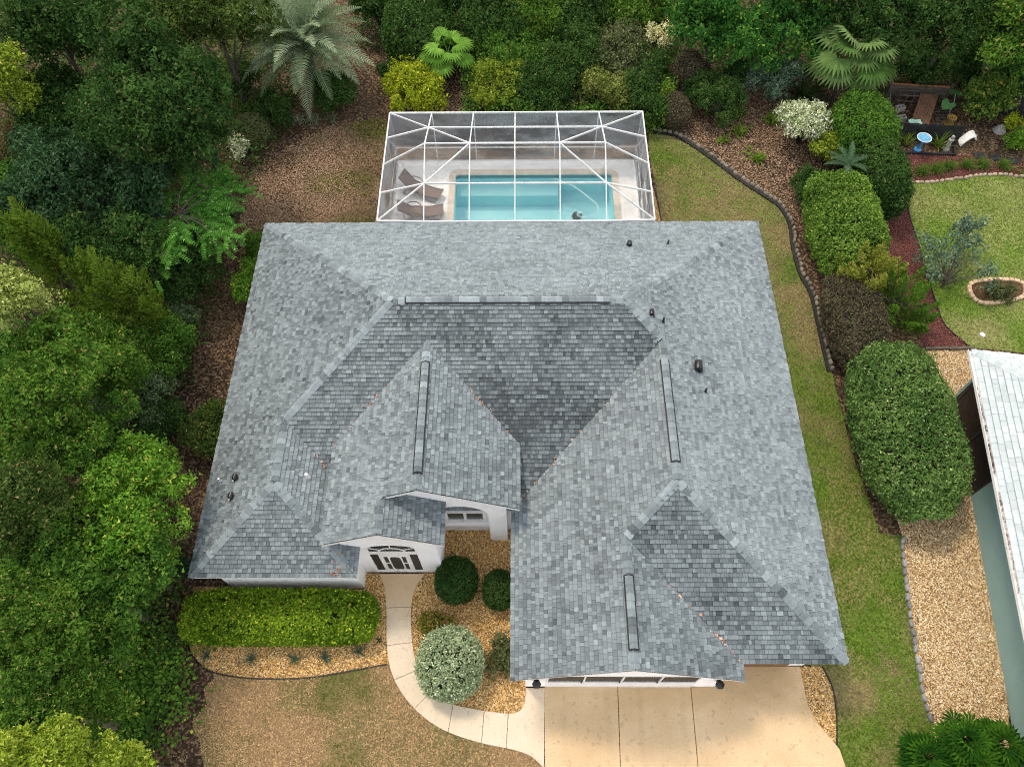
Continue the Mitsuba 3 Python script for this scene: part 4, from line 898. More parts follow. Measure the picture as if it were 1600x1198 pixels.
for i in range(6):
    for j in range(4): screen([nd(i, j), nd(i+1, j), nd(i+1, j+1), nd(i, j+1)], 'screen_roof')
gx = [0, 1, 2, 4, 5, 6]
for a, b in zip(gx[:-1], gx[1:]):
    screen([(CX[a], 24.75, .06), (CX[b], 24.75, .06), (CX[b], 24.75, .9), (CX[a], 24.75, .9)], 'screen_wall')
    screen([(CX[a], 24.75, .9), (CX[b], 24.75, .9), (CX[b], 24.75, 3), (CX[a], 24.75, 3)], 'screen_wall')
for i in (0, 6):
    for j in range(4):
        for z0, z1 in ((.06, .9), (.9, None)):
            zA, zB = (z1, z1) if z1 else (NZ[i][j], NZ[i][j+1])
            screen([(CX[i], CY[j], z0), (CX[i], CY[j+1], z0), (CX[i], CY[j+1], zB), (CX[i], CY[j], zA)], 'screen_wall')


def lounger(x, y, deg, back, lab):
    k = thing('chaise_lounge', lab, 'chaise lounge', 'loungers on the pool deck'); tr = T().translate([x, y, 0]).rotate([0, 0, 1], deg); M4 = np.array(tr.matrix)[:3, :4]
    tf = lambda v: arr(v)@M4[:, :3].T+M4[:, 3]
    def pt(part, v, f, mat, smooth=False): put(f'{k}__{part}', (tf(v), f), mat, smooth=smooth)
    s = np.linspace(0, 1, 9); zs = .36+.05*np.cos(s*5); xs_ = -.55+1.5*s
    v = np.array([[a, w, b+dz] for a, b in zip(xs_, zs) for w, dz in ((-.3, 0), (.3, 0), (.3, -.02), (-.3, -.02))]); f = []
    for i in range(8):
        o = 4*i
        f += [[o, o+4, o+5, o+1], [o+3, o+2, o+6, o+7], [o, o+3, o+7, o+4], [o+1, o+5, o+6, o+2]]
    pt('seat_sling', v, np.array(f), 'sling')
    ca_, sa_ = math.cos(math.radians(back)), math.sin(math.radians(back))
    bp = [(-.55-.8*t*ca_+.05*math.sin(t*3)*sa_, .40+.8*t*sa_) for t in np.linspace(0, 1, 6)]
    v = np.array([[a, w, b+dz] for a, b in bp for w, dz in ((-.3, 0), (.3, 0), (.3, -.02), (-.3, -.02))])
    pt('back_sling', v, np.array(f[:20]), 'sling')
    for w in (-.32, .32):
        v, f2 = tube([(a, w, b) for a, b in bp[::-1]]+[(a, w, b) for a, b in zip(xs_, zs)], .018); pt('side_rail', v, f2, 'bronze', True)
        t = np.linspace(0, np.pi, 9); v, f2 = tube([(.50-.36*math.cos(a), w, .33-.31*math.sin(a)) for a in t], .016); pt('leg', v, f2, 'bronze', True)
        v, f2 = tube([(-.62, w, .38), (-.95, w, .02)], .016); pt('leg', v, f2, 'bronze', True)
        v, f2 = tube([(-.52, w, .36), (-.68, w, .03), (-.95, w, .02)], .016); pt('leg', v, f2, 'bronze', True)
        v, f2 = tube(smooth_line([(-.72, w*1.03, .60), (-.55, w*1.12, .66), (-.25, w*1.12, .60), (-.08, w*1.03, .40)], 4), .02); pt('armrest', v, f2, 'bronze', True)
    v, f2 = tube([(-.95, -.32, .02), (-.95, .32, .02)], .014); pt('crossbar', v, f2, 'bronze')


lounger(-4.35, 22.55, -22, 48, 'brown sling lounger further from the house, turned towards the pool')
lounger(-4.25, 21.15, 6, 40, 'brown sling lounger nearest the house eave')

# ---------------------------------------------------------------- neighbour house
nh = thing('neighbour_house', 'teal neighbour house with a pale shingle roof at the right edge', 'house')
O = np.array([17.4, 11.82, 2.8]); e1 = unit(np.array([-1.22, -9.63, 0])); e2 = np.array([-e1[1], e1[0], 0]); ZU = np.array([0, 0, 1.])
if e2[0] < 0: e2 = -e2
loc = lambda a, b, z: O+e1*a+e2*b+ZU*z
NP = .42; NW = 6.5
nf = [[loc(0, 0, 0), loc(19, 0, 0), loc(19, NW, NW*NP), loc(NW, NW, NW*NP)], [loc(0, 0, 0), loc(NW, NW, NW*NP), loc(0, 2*NW, 0)]]
nr = f'{nh}__roof'; m = MB()
for fc in nf:
    o, u, v, n = face_frame(fc); Q = arr(fc)-o; ex = extrude(Polygon(np.c_[Q@u, Q@v]), -.045, -.001); w = np.asarray(ex.vertices); m.add(o+w[:, :1]*u+w[:, 1:2]*v+w[:, 2:]*n, ex.faces)
put(nr, m.mesh(), 'roof_deck', raw=True)
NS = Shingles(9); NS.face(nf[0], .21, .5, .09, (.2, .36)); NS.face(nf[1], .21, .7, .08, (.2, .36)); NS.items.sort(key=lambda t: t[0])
for it in NS.items[:300]: joined([it], f'{nr}__shingle', 'shingle_pale')
joined(NS.items[300:], f'{nr}__shingle_field', 'shingle_pale', kind='stuff')
caps.clear(); cap_run(nf[0][0], nf[0][3], face_frame(nf[0])[3], face_frame(nf[1])[3])
for it in caps: joined([it], f'{nr}__ridge_cap', 'shingle_pale')


def nbox(a0, a1, b0, b1, z0, z1):
    v, f = boxv(a0, b0, z0-O[2], a1, b1, z1-O[2]); return np.array([loc(*p) for p in v]), f[:, ::-1]


put(f'{nh}__gutter', (lambda a: (np.vstack([a[0][0], a[1][0], a[2][0]]), np.vstack([a[0][1], a[1][1]+8, a[2][1]+16])))([nbox(-.02, 19, -.13, -.115, 2.66, 2.80), nbox(-.02, 19, -.115, .01, 2.66, 2.672), nbox(-.02, 19, -.004, .012, 2.66, 2.79)]), 'white_paint')
put(f'{nh}__fascia', (lambda a: (np.vstack([a[0][0], a[1][0]]), np.vstack([a[0][1], a[1][1]+8])))([nbox(.0, 19, .013, .04, 2.58, 2.755), nbox(-.0, .03, .04, 2*NW, 2.58, 2.755)]), 'white_paint')
put(f'{nh}__soffit', nbox(.03, 19, .04, 2*NW, 2.56, 2.578), 'white_paint')
put(f'{nh}__wall', nbox(4.72, 18.6, .60, 2*NW-.6, GZ-.1, 2.56), 'teal')
put(f'{nh}__wall', nbox(.55, 4.715, .9, 2*NW-.6, GZ-.1, 2.558), 'screen_dark', label='dark interior of the screened porch')
m = MB()
for a in (.55, .63, 2.62, 4.66): m.add(*nbox(a, a+.05, .60, .66, 0, 2.555))
m.add(*nbox(.55, 4.71, .602, .658, -.02, .08)); m.add(*nbox(.6, 4.71, .603, .657, 2.47, 2.553)); put(f'{nh}__porch_frame', m.mesh(), 'bronze')
put(f'{nh}__porch_post', nbox(.42, .55, .57, .70, GZ, 2.557), 'teal')
for a0, a1 in ((.69, 2.61), (2.68, 4.65)): put(f'{nh}__porch_screen', nbox(a0, a1, .625, .635, .08, 2.47), 'screen_dark')
rngn = np.random.default_rng(4); dm = MB()
for _ in range(420):
    a = rngn.choice([2.4, 3.0, 4.2, 4.7, 6.1, 7.3, 8.6])+rngn.normal(0, .35); p = loc(a, rngn.uniform(-.11, -.01), rngn.uniform(-.11, -.02)); d = rngn.normal(0, 1, (3, 3))*.03
    dm.add(p+d, [[0, 1, 2]], arr((.17, .11, .09))*rngn.uniform(.5, 1.8))
k = dm.put('gutter_leaves', 'tinted'); labels[k] = {'label': 'brown leaf debris lying in the neighbour gutter', 'category': 'leaves', 'kind': 'stuff'}

# ---------------------------------------------------------------- edgings, stones, small things
rngs = np.random.default_rng(21)


def stone(c, a, sx, sy, sz, r):
    m = trimesh.creation.icosphere(subdivisions=1, radius=1.0); v = np.asarray(m.vertices)
    v = np.sign(v)*np.abs(v)**.7*(1+r.uniform(-.13, .13, (len(v), 1)))*[sx, sy, sz]
    ca, sa = math.cos(a), math.sin(a); v = np.c_[v[:, 0]*ca-v[:, 1]*sa, v[:, 0]*sa+v[:, 1]*ca, v[:, 2]]+c
    return v, np.asarray(m.faces)


def edging(name, label, line, ln, w, h, col, part='stone', rows=1):
    k = thing(name, label, 'edging'); ls = LineString(line); n = int(ls.length/ln)
    for i in range(n):
        a, b = ls.interpolate((i+.5)*ls.length/n), ls.interpolate((i+.55)*ls.length/n); ang = math.atan2(b.y-a.y, b.x-a.x)
        v, f = stone(np.array([a.x+rngs.normal(0, .02), a.y+rngs.normal(0, .02), GZ+h*.35]), ang+rngs.normal(0, .12), ln*.5*rngs.uniform(.85, 1.02), w*.5*rngs.uniform(.8, 1.15), h*rngs.uniform(.6, .85), rngs)
        put(f'{k}__{part}', (v, f), 'tinted', smooth=True, color=np.repeat((arr(col)*rngs.uniform(.65, 1.3))[None], len(v), 0))
    return k


def band(line, w0, w1, z0, z1):
    p = arr(line)[:, :2]; t = unit(np.gradient(p, axis=0)); nn = np.c_[-t[:, 1], t[:, 0]]; v = []
    for off, z in ((w0, z0), (w0, z1), (w1, z1), (w1, z0)): v.append(np.c_[p+nn*off, np.full(len(p), z)])
    v = np.stack(v, 1).reshape(-1, 3); f = []
    for i in range(len(p)-1):
        for k in range(4): f.append([4*i+k, 4*i+(k+1) % 4, 4*i+4+(k+1) % 4, 4*i+4+k])
    return v, np.array(f)


edging('stone_edging', 'grey retaining stones curving between side lawn and mulch slope', edge1, .27, .14, .22, (.23, .205, .165))
bk = thing('shade_band', 'black band painting in the shaded lower face of the curved retaining stones', 'edging'); put(f'{bk}__strip', band(edge1, -.21, -.07, GZ-.05, GZ+.10), 'edging_shade_black')  # dark strip added as the shaded face of the retaining stones
edging('stone_edging', 'grey stone edging between side lawn and neighbour gravel', edge2, .30, .15, .16, (.27, .265, .27))
edging('rock_border', 'row of small mixed rocks along the top of the neighbour lawn', stone_line, .24, .15, .13, (.42, .34, .26))
for nm, lab, ln in (('lawn_edging', 'thin black edging between pebbles and the front lawn', smooth_line(G['bed_left'][1:])), ('lawn_edging', 'thin dark edging between red mulch and neighbour lawn', smooth_line(G['red_right'])),
                    ('lawn_edging', 'thin black edging right of the pebble strip by the driveway', smooth_line(G['strip_right'])), ('lawn_edging', 'thin black edging around the right pool cage pebbles', smooth_line([(6.35, 24.9), (6.78, 23), (6.95, 20.8), (6.95, 18.2)])),
                    ('lawn_edging', 'thin black edging around the left pool cage pebbles', smooth_line([(-6.3, 24.9), (-6.5, 23), (-6.6, 20.8), (-6.6, 18.2)]))):
    k = thing(nm, lab, 'edging'); put(f'{k}__strip', band(ln, -.02, .02, GZ-.05, GZ+.06), 'edging_shade_black')
tb = thing('timber_edging', 'pale timber board between red mulch and neighbour gravel', 'edging')
for i in range(2): put(f'{tb}__board', beam((17.4+i*1.0, 13.66, .0), (18.38+i*1.0, 13.69, .0), .10, .14), 'wood_grey')

pr = thing('brick_ring', 'oval ring of pale bricks around a small bed in the neighbour lawn', 'planter')
ov = Polygon(smooth_line(G['planter_oval']+G['planter_oval'][:1])).buffer(0); lr = ov.exterior; nb = int(lr.length/.235)
for i in range(nb):
    a, b = lr.interpolate((i+.5)*lr.length/nb), lr.interpolate((i+.52)*lr.length/nb); ang = math.atan2(b.y-a.y, b.x-a.x)
    v, f = bevel_box(-.105, -.085, -.05, .105, .085, .14, .015); ca_, sa_ = math.cos(ang), math.sin(ang)
    v = np.c_[v[:, 0]*ca_-v[:, 1]*sa_+a.x, v[:, 0]*sa_+v[:, 1]*ca_+a.y, v[:, 2]+GZ]
    put(f'{pr}__brick', (v, f), 'tinted', color=np.repeat((arr((.62, .46, .31))*rngs.uniform(.8, 1.15))[None], len(v), 0))
k = put('planter_mulch', sheet(ov, GZ+.03), 'red_mulch'); labels[k] = {'kind': 'structure'}
k = thing('drain_cover', 'small round white cap lying in the neighbour lawn near the roof corner', 'drain cover'); px, py = G['misc']['cap'][0]
put(f'{k}__lid', cyl(px, py, GZ, GZ+.05, .11, 14, .10), 'white_paint'); put(f'{k}__rim', cyl(px, py, GZ-.02, GZ+.03, .14, 14), 'concrete_grey')

# neighbour corner garden
fk = thing('slat_fence', 'low black board fence in front of the compost corner', 'fence')
f0, f1 = np.array([18.95, 26.16]), np.array([22.2, 25.86]); nb = 26
for i in range(nb):
    p = f0+(f1-f0)*(i+.5)/nb; h = 1.12+rngs.normal(0, .012); d = unit(f1-f0)*.055
    v, f = beam((*(p-d), GZ+h/2), (*(p+d), GZ+h/2), .022, h); put(f'{fk}__board', (v, f), 'black_wood')
for z in (.25, .85): put(f'{fk}__rail', beam((*(f0+[0, .05]), z), (*(f1+[0, .05]), z), .04, .07), 'black_wood')
fk = thing('slat_fence', 'black board fence at the far right edge', 'fence')
f0, f1 = np.array([24.9, 28.0]), np.array([27.2, 26.5])
for i in range(20):
    p = f0+(f1-f0)*(i+.5)/20; d = unit(f1-f0)*.062; put(f'{fk}__board', beam((*(p-d), .62), (*(p+d), .62), .022, 1.35), 'black_wood')
for z in (.3, 1.0): put(f'{fk}__rail', beam((*(f0+[.03, .05]), z), (*(f1+[.03, .05]), z), .04, .07), 'black_wood')
cb = thing('compost_bin', 'weathered timber compost bin walls with an orange rail on top', 'compost bin')
for i, z in enumerate((.12, .36, .60)): put(f'{cb}__board', beam((19.55, 29.4, z), (22.5, 29.1, z), .04, .22), 'wood_grey')
for i, z in enumerate((.12, .36, .60)): put(f'{cb}__board', beam((18.75, 26.6, z), (19.5, 29.4, z), .04, .22), 'wood_grey')
put(f'{cb}__top_rail', beam((19.5, 29.35, .78), (22.4, 29.06, .78), .05, .05), 'copper_rail')
for p in ((19.5, 29.43), (22.55, 29.12), (18.72, 26.5)): put(f'{cb}__post', boxv(p[0]-.06, p[1]-.06, GZ, p[0]+.06, p[1]+.06, .9), 'wood_grey')
pa = thing('plank_panel', 'brown slatted wooden panel leaning in the compost corner', 'panel')
for i in range(7):
    o = i*.13; put(f'{pa}__plank', beam((20.15+o, 27.0-o*.1, .25), (20.95+o, 28.75-o*.1, .62), .11, .025), 'wood')
for t in (.1, .9): put(f'{pa}__batten', beam((20.1+.8*t, 27.05+1.75*t, .24+.37*t), (20.98+.8*t, 26.95+1.75*t, .24+.37*t), .06, .03), 'wood_grey')
for i, (x, y, a, lab) in enumerate(((19.95, 28.3, .3, 'grey hollow concrete block, upper of two in the compost corner'), (19.75, 27.55, .1, 'speckled grey concrete block, lower of two in the compost corner'))):
    k = thing('concrete_block', lab, 'concrete block'); hw = .30 if i else .24
    prof = box(-hw, -.14, hw, .14).difference(box(-hw+.05, -.09, -.025, .09)).difference(box(.025, -.09, hw-.05, .09)); mm = extrude(prof, GZ, GZ+.24)
    mm.apply_transform(trimesh.transformations.rotation_matrix(a, [0, 0, 1])); mm.apply_translation([x, y, .02]); put(f'{k}__body', mm, 'concrete_grey')
    put(f'{k}__web', [np.asarray(w) for w in boxv(x-.012, y-.08, GZ+.03, x+.012, y+.08, GZ+.262)], 'concrete_grey')
k = thing('metal_rack', 'dark open metal rack behind the concrete blocks', 'rack')
for z in (.2, .55):
    for a, b in (((19.85, 28.75), (20.95, 28.65)), ((19.9, 29.15), (21.0, 29.05))): put(f'{k}__rail', beam((*a, z), (*b, z), .04, .04), 'wood_grey')
for x in (19.88, 20.24, 20.6, 20.96):
    put(f'{k}__post', beam((x, 28.72-(x-19.88)*.09, GZ), (x, 28.72-(x-19.88)*.09, .58), .035, .035), 'wood_grey'); put(f'{k}__crosspiece', beam((x, 28.72-(x-19.88)*.09, .55), (x+.04, 29.12-(x-19.88)*.09, .55), .035, .035), 'wood_grey')
k = thing('aqua_sheet', 'crumpled pale aqua plastic sheet behind the black fence', 'plastic sheet')
gx_, gy_ = np.meshgrid(np.linspace(0, .62, 9), np.linspace(0, .45, 7)); zz = .18*meshkit.fbm(np.stack([gx_*6, gy_*6, gx_*0], -1), 3, 2)
ii, jj = np.meshgrid(np.arange(6), np.arange(8), indexing='ij'); ff = np.stack([ii*9+jj, ii*9+jj+1, (ii+1)*9+jj+1, (ii+1)*9+jj], -1).reshape(-1, 4)
put(f'{k}__sheet', (np.stack([gx_+19.9, gy_+26.65, zz+.34], -1).reshape(-1, 3), ff), 'aqua', smooth=True); put(f'{k}__weight', stone(np.array([20.2, 26.9, .3]), 0, .2, .16, .14, rngs), 'concrete_grey')
k = thing('wire_basket', 'black wire cage lying in the compost corner', 'basket')
for i in range(9): put(f'{k}__wire', tube([(21.3+i*.1, 26.9, .02), (21.34+i*.1, 26.9, .42), (21.42+i*.1, 27.9, .46), (21.42+i*.1, 27.95, .02)], .010, 5), 'bronze')
for i in range(5): put(f'{k}__wire', tube([(21.28, 26.95+i*.22, .44), (22.25, 26.95+i*.22, .45)], .010, 5), 'bronze')
k = thing('ochre_pot', 'ochre plant pot beside the elephant ear plant', 'pot'); put(f'{k}__body', lathe([(.003, GZ), (.15, GZ), (.22, .26), (.25, .28), (.25, .33), (.20, .33), (.18, .25), (.003, .24)], 22.25, 27.35, 18), 'ochre', smooth=35)
put(f'{k}__saucer', cyl(22.25, 27.35, GZ-.01, GZ+.03, .26, 18), 'ochre')

k = thing('bird_bath', 'blue bird bath with a shallow bowl before the black fence', 'bird bath'); bx, by = 20.14, 25.42
put(f'{k}__pedestal', lathe([(.003, GZ), (.20, GZ), (.19, .03), (.10, .12), (.075, .35), (.085, .55), (.13, .66), (.003, .67)], bx, by, 20), 'blue_paint', smooth=35)
put(f'{k}__bowl', lathe([(.003, .655), (.20, .67), (.33, .735), (.36, .76), (.355, .775)], bx, by, 28), 'blue_paint', smooth=35)
put(f'{k}__rim', lathe([(.355, .775), (.335, .785), (.315, .77), (.315, .755)], bx, by, 28), 'aluminium', smooth=35)
put(f'{k}__basin', lathe([(.316, .757), (.22, .715), (.003, .705)], bx, by, 28), 'blue_bowl', smooth=35)
k = thing('garden_statue', 'slim grey stone statue standing before the black fence', 'statue'); sx_, sy_ = 21.55, 25.45
put(f'{k}__base', bevel_box(sx_-.13, sy_-.13, GZ, sx_+.13, sy_+.13, .08), 'concrete_grey')
put(f'{k}__body', lathe([(.003, .08), (.10, .08), (.11, .25), (.085, .42), (.10, .52), (.13, .60), (.06, .68), (.003, .69)], sx_, sy_, 16), 'concrete_grey', smooth=40)
put(f'{k}__head', stone(np.array([sx_, sy_, .76]), 0, .075, .08, .095, rngs), 'concrete_grey', smooth=True)
k = thing('curved_bench', 'white curved garden bench tipped on the mulch', 'seat')
t = np.linspace(0, np.pi*.8, 11); cx_, cz_ = np.linspace(22.3, 23.1, 11), .06+.36*np.sin(t); cy_ = np.linspace(25.8, 26.15, 11)
v = np.stack([np.c_[cx_, cy_-.22, cz_], np.c_[cx_, cy_+.24, cz_+.02], np.c_[cx_, cy_+.24, cz_-.03], np.c_[cx_, cy_-.22, cz_-.05]], 1).reshape(-1, 3); f = []
for i in range(10):
    for q_ in range(4): f.append([4*i+q_, 4*i+4+q_, 4*i+4+(q_+1) % 4, 4*i+(q_+1) % 4])
put(f'{k}__shell', (v, np.array(f)), 'white_paint', smooth=30)
put(f'{k}__leg', beam((23.05, 26.0, .2), (23.3, 26.1, -.03), .05, .05), 'white_paint'); put(f'{k}__leg', beam((23.1, 26.3, .2), (23.4, 26.4, -.03), .05, .05), 'white_paint')
for x, y in G['stepping']: pass
ks = 'stepping_stone'
for i, (x, y) in enumerate(G['stepping']):
    k = thing(ks, ['dark square stepping stone, left of the three in the mulch', 'dark square stepping stone, middle of the three in the mulch', 'dark square stepping stone at the right edge of the mulch'][i], 'stepping stone', 'stepping stones in the neighbour mulch')
    scene[k] = mikit.ply(bevel_box(x-.27, y-.21, GZ, x+.27, y+.21, GZ+.06, .02), 'black_wood')
tf_ = thing('bed_surround', 'black timber border around the bird bath bed', 'border')
fb_ = G['frame_border']
for a, b in zip(fb_[:-1], fb_[1:]): put(f'{tf_}__beam', beam((*a, .0), (*b, .0), .09, .14), 'black_wood')
k = thing('grey_pot', 'grey conical stone by the yellow shrub at the right edge', 'stone'); x, y = G['misc']['pot'][0]
put(f'{k}__body', lathe([(.003, GZ), (.30, GZ), (.24, .14), (.10, .30), (.003, .32)], x, y, 12), 'concrete_grey', smooth=40); put(f'{k}__foot', cyl(x, y, GZ-.02, GZ+.02, .33, 12), 'concrete_grey')

# ---------------------------------------------------------------- vegetation
PAL = {  # (dark tone, pale tone, accent, accent share)
    'dark': ((.016, .042, .011), (.048, .098, .024), (.13, .12, .05), .03), 'oak': ((.03, .06, .018), (.06, .10, .03), (.16, .13, .05), .03),
    'olive': ((.026, .052, .012), (.072, .112, .026), (.20, .17, .07), .05), 'moss': ((.026, .068, .011), (.085, .165, .022), (.22, .20, .06), .05),
    'blue': ((.015, .040, .016), (.046, .094, .040), (.10, .12, .08), .02), 'brown': ((.05, .042, .02), (.12, .085, .045), (.05, .08, .02), .25),
    'lime': ((.11, .17, .016), (.23, .30, .035), (.34, .36, .08), .08), 'pale': ((.14, .19, .035), (.30, .36, .10), (.45, .46, .2), .1),
    'emerald': ((.03, .10, .014), (.08, .21, .035), (.2, .32, .10), .05), 'cedar': ((.06, .11, .012), (.11, .18, .022), (.13, .12, .03), .06),
    'greygreen': ((.05, .085, .04), (.12, .17, .085), (.2, .24, .14), .05), 'green': ((.03, .08, .014), (.075, .16, .024), (.17, .22, .04), .05),
    'bright': ((.05, .13, .014), (.12, .24, .028), (.28, .32, .05), .08), 'vine': ((.04, .10, .018), (.11, .22, .03), (.30, .33, .05), .07),
    'greyolive': ((.05, .068, .026), (.12, .14, .06), (.2, .2, .12), .05), 'variegated': ((.11, .16, .06), (.38, .43, .24), (.66, .68, .50), .3),
    'gold': ((.12, .17, .012), (.26, .31, .02), (.38, .38, .04), .12), 'deep': ((.018, .045, .012), (.05, .10, .024), (.13, .15, .05), .04),
    'flower': ((.5, .47, .06), (.72, .68, .14), (.10, .16, .03), .15), 'leafgold': ((.075, .12, .014), (.18, .235, .028), (.28, .30, .05), .1),
    'olivegold': ((.055, .085, .018), (.15, .18, .045), (.28, .29, .09), .12), 'cream': ((.40, .38, .19), (.68, .63, .38), (.16, .2, .07), .15),
    'glossy': ((.016, .06, .012), (.045, .13, .024), (.16, .24, .03), .06), 'maroon': ((.042, .036, .026), (.115, .088, .066), (.13, .15, .06), .16),
    'bluegreen': ((.045, .085, .055), (.11, .17, .11), (.2, .27, .18), .06), 'bamboo': ((.04, .085, .014), (.10, .17, .035), (.26, .2, .04), .08),
    'hedgegreen': ((.05, .105, .016), (.14, .24, .04), (.24, .30, .08), .08), 'juniper': ((.12, .145, .018), (.24, .265, .045), (.36, .28, .12), .08),
    'fir': ((.04, .10, .012), (.09, .19, .022), (.13, .2, .03), .05), 'hedgedeep': ((.035, .08, .02), (.115, .195, .05), (.24, .30, .13), .08),
    'hedgelime': ((.04, .095, .008), (.155, .25, .02), (.36, .42, .04), .12), 'silver': ((.14, .19, .10), (.33, .40, .24), (.5, .55, .38), .15), 'autumn': ((.06, .085, .016), (.17, .2, .03), (.22, .08, .05), .25)}
LEAFF = np.array([[0, 1, 2], [0, 2, 3]])


def leaf_mesh(P, N, L, W, rng, T=None, fold=.18, tri=False):
    n = len(P); r = rng.normal(0, 1, (n, 3)) if T is None else T
    t = unit(r-N*np.sum(r*N, 1, keepdims=True)); b = np.cross(N, t); L = np.broadcast_to(L, (n,))[:, None]; W = np.broadcast_to(W, (n,))[:, None]
    if tri: return np.stack([P-t*L*.45+b*W*.5, P-t*L*.35-b*W*.5, P+t*L*.62], 1).reshape(-1, 3), np.arange(3*n).reshape(-1, 3)
    v = np.stack([P-t*L*.5, P+b*W*.5+N*W*fold, P+t*L*.5, P-b*W*.5+N*W*fold], 1)
    return v.reshape(-1, 3), (LEAFF[None]+(np.arange(n)*4)[:, None, None]).reshape(-1, 3)


def tones(pal, n, rng, base):
    a, b, c, s = PAL[pal]; m = np.clip(base+rng.normal(0, .22, n), 0, 1)[:, None]
    col = arr(a)*(1-m)+arr(b)*m; q = rng.uniform(0, 1, n) < s; col[q] = arr(c)*rng.uniform(.7, 1.2, (q.sum(), 1))
    return col*rng.uniform(1.15, 1.95, (n, 1))


def tufts(C, D, pal, leaf, per, rng, aspect=.55, spread=1.0, base=None, up=.45, tri=False):
    """per leaves round each tuft centre C that looks along D"""
    n = len(C)*per; P = np.repeat(C, per, 0)+rng.normal(0, leaf*.62*spread, (n, 3)); Dr = np.repeat(D, per, 0)
    N = unit(Dr*.5+np.array([0, 0, up])+rng.normal(0, .62, (n, 3)))
    base = rng.uniform(.1, .9, len(C)) if base is None else np.clip(base+rng.normal(0, .2, len(C)), 0, 1)
    L = leaf*rng.uniform(.7, 1.3, n); v, f = leaf_mesh(P, N, L, L*aspect*(1.15 if tri else 1), rng, tri=tri)
    return v, f, np.repeat(tones(pal, n, rng, np.repeat(base, per)), 3 if tri else 4, 0)


def directions(n, rng, zmin):
    d = unit(rng.normal(0, 1, (int(n*3)+20, 3))); d = d[d[:, 2] > zmin]; return d[:n]


LEAVES = [0]


def crown_put(key, parts, mat='leaf'):
    V, F, C, n = [], [], [], 0
    for v, f, c in parts: V.append(v); F.append(f+n); C.append(c); n += len(v)
    LEAVES[0] += sum(len(f) for f in F)
    put(key, (np.vstack(V), np.vstack(F)), mat, color=np.clip(np.vstack(C), 0, .95))


def limb_mesh(x, y, z0, z1, r, targets, rng):
    m = MB(); k = np.linspace(0, 1, 6); bend = rng.normal(0, .12, 2)*(z1-z0)*.3
    tr = np.c_[x+bend[0]*k**2, y+bend[1]*k**2, z0+(z1-z0)*k]; m.add(*tube(tr, r*(1-.9*k**1.5), 8)); top = tr[-1]
    for t in targets:
        s = tr[rng.integers(2, 6)]; mid = (s+t)/2+rng.normal(0, .12, 3)*np.linalg.norm(t-s)*.6+[0, 0, .1]; p = smooth_line([s, mid, t], 3)
        m.add(*tube(p, np.linspace(r*.42, r*.08, len(p)), 5))
    return m


def make_tree(key, x, y, a, b, zb, zt, pal, leaf, rng, cover=1.25, K=None):
    leaf = leaf*.86
    zc, c = (zb+zt)/2, (zt-zb)/2; R = (a*b*c)**(1/3); K = K or int(11+5*R)
    d = directions(K, rng, -.35); ctr = d*np.array([a, b, c])*rng.uniform(.5, .95, (K, 1)); rad = R*rng.uniform(.15, .42, K)
    ctr = np.vstack([ctr, [[0, 0, c*.2]]]); rad = np.r_[rad, R*.5]; lt = rng.uniform(.2, .7, K+1); parts = []
    for q in range(K+1): parts += sprays(ctr[q]+[x, y, zc], rad[q]*np.array([1.08, 1.08, .8]), pal, leaf, rng, cover, lt[q])
    crown_put(f'{key}__crown', parts)
    limb_mesh(x, y, GZ-.1, zc+c*.1, max(.12, R*.085), ctr[rng.choice(K, min(K, 9), False)]*.9+[x, y, zc], rng).put(f'{key}__trunk', 'bark', smooth=50)


def sprays(ctr, S, pal, leaf, rng, cover, tone, per=5, zmin=-.45):
    """a leafy lobe: many small uneven sprays of leaf tufts over an ellipsoid, with gaps between them"""
    S = np.broadcast_to(arr(S), (3,)); rs = leaf*rng.uniform(1.5, 2.4); area = 4*np.pi*np.mean(S)**2*.72; M = max(3, int(area/(rs*rs*3.1)*1.35)); m = max(2, int(area*cover/(leaf*leaf*.275)/per/M))
    d = directions(M, rng, zmin); c0_ = ctr+d*S*rng.uniform(.70, 1.16, (len(d), 1))*np.where(rng.uniform(0, 1, (len(d), 1)) < .14, rng.uniform(1.05, 1.32, (len(d), 1)), 1); leaf = leaf*rng.uniform(.8, 1.25); st = np.clip(tone+rng.normal(0, .34, len(d)), 0, 1)
    D = np.repeat(d, m, 0); g = rng.normal(0, 1, (len(D), 3)); g -= D*np.sum(g*D, 1, keepdims=True)*.55
    C = np.repeat(c0_, m, 0)+g*rs*rng.uniform(.6, 1.25, (len(d), 1)).repeat(m, 0)*.62; w = C[:, 2] > GZ+.05
    return [tufts(C[w], D[w], pal, leaf, per, rng, base=np.repeat(st, m)[w], tri=True)]


def super_r(d, e): return (np.sum(np.abs(d)**e, 1))**(-1/e)


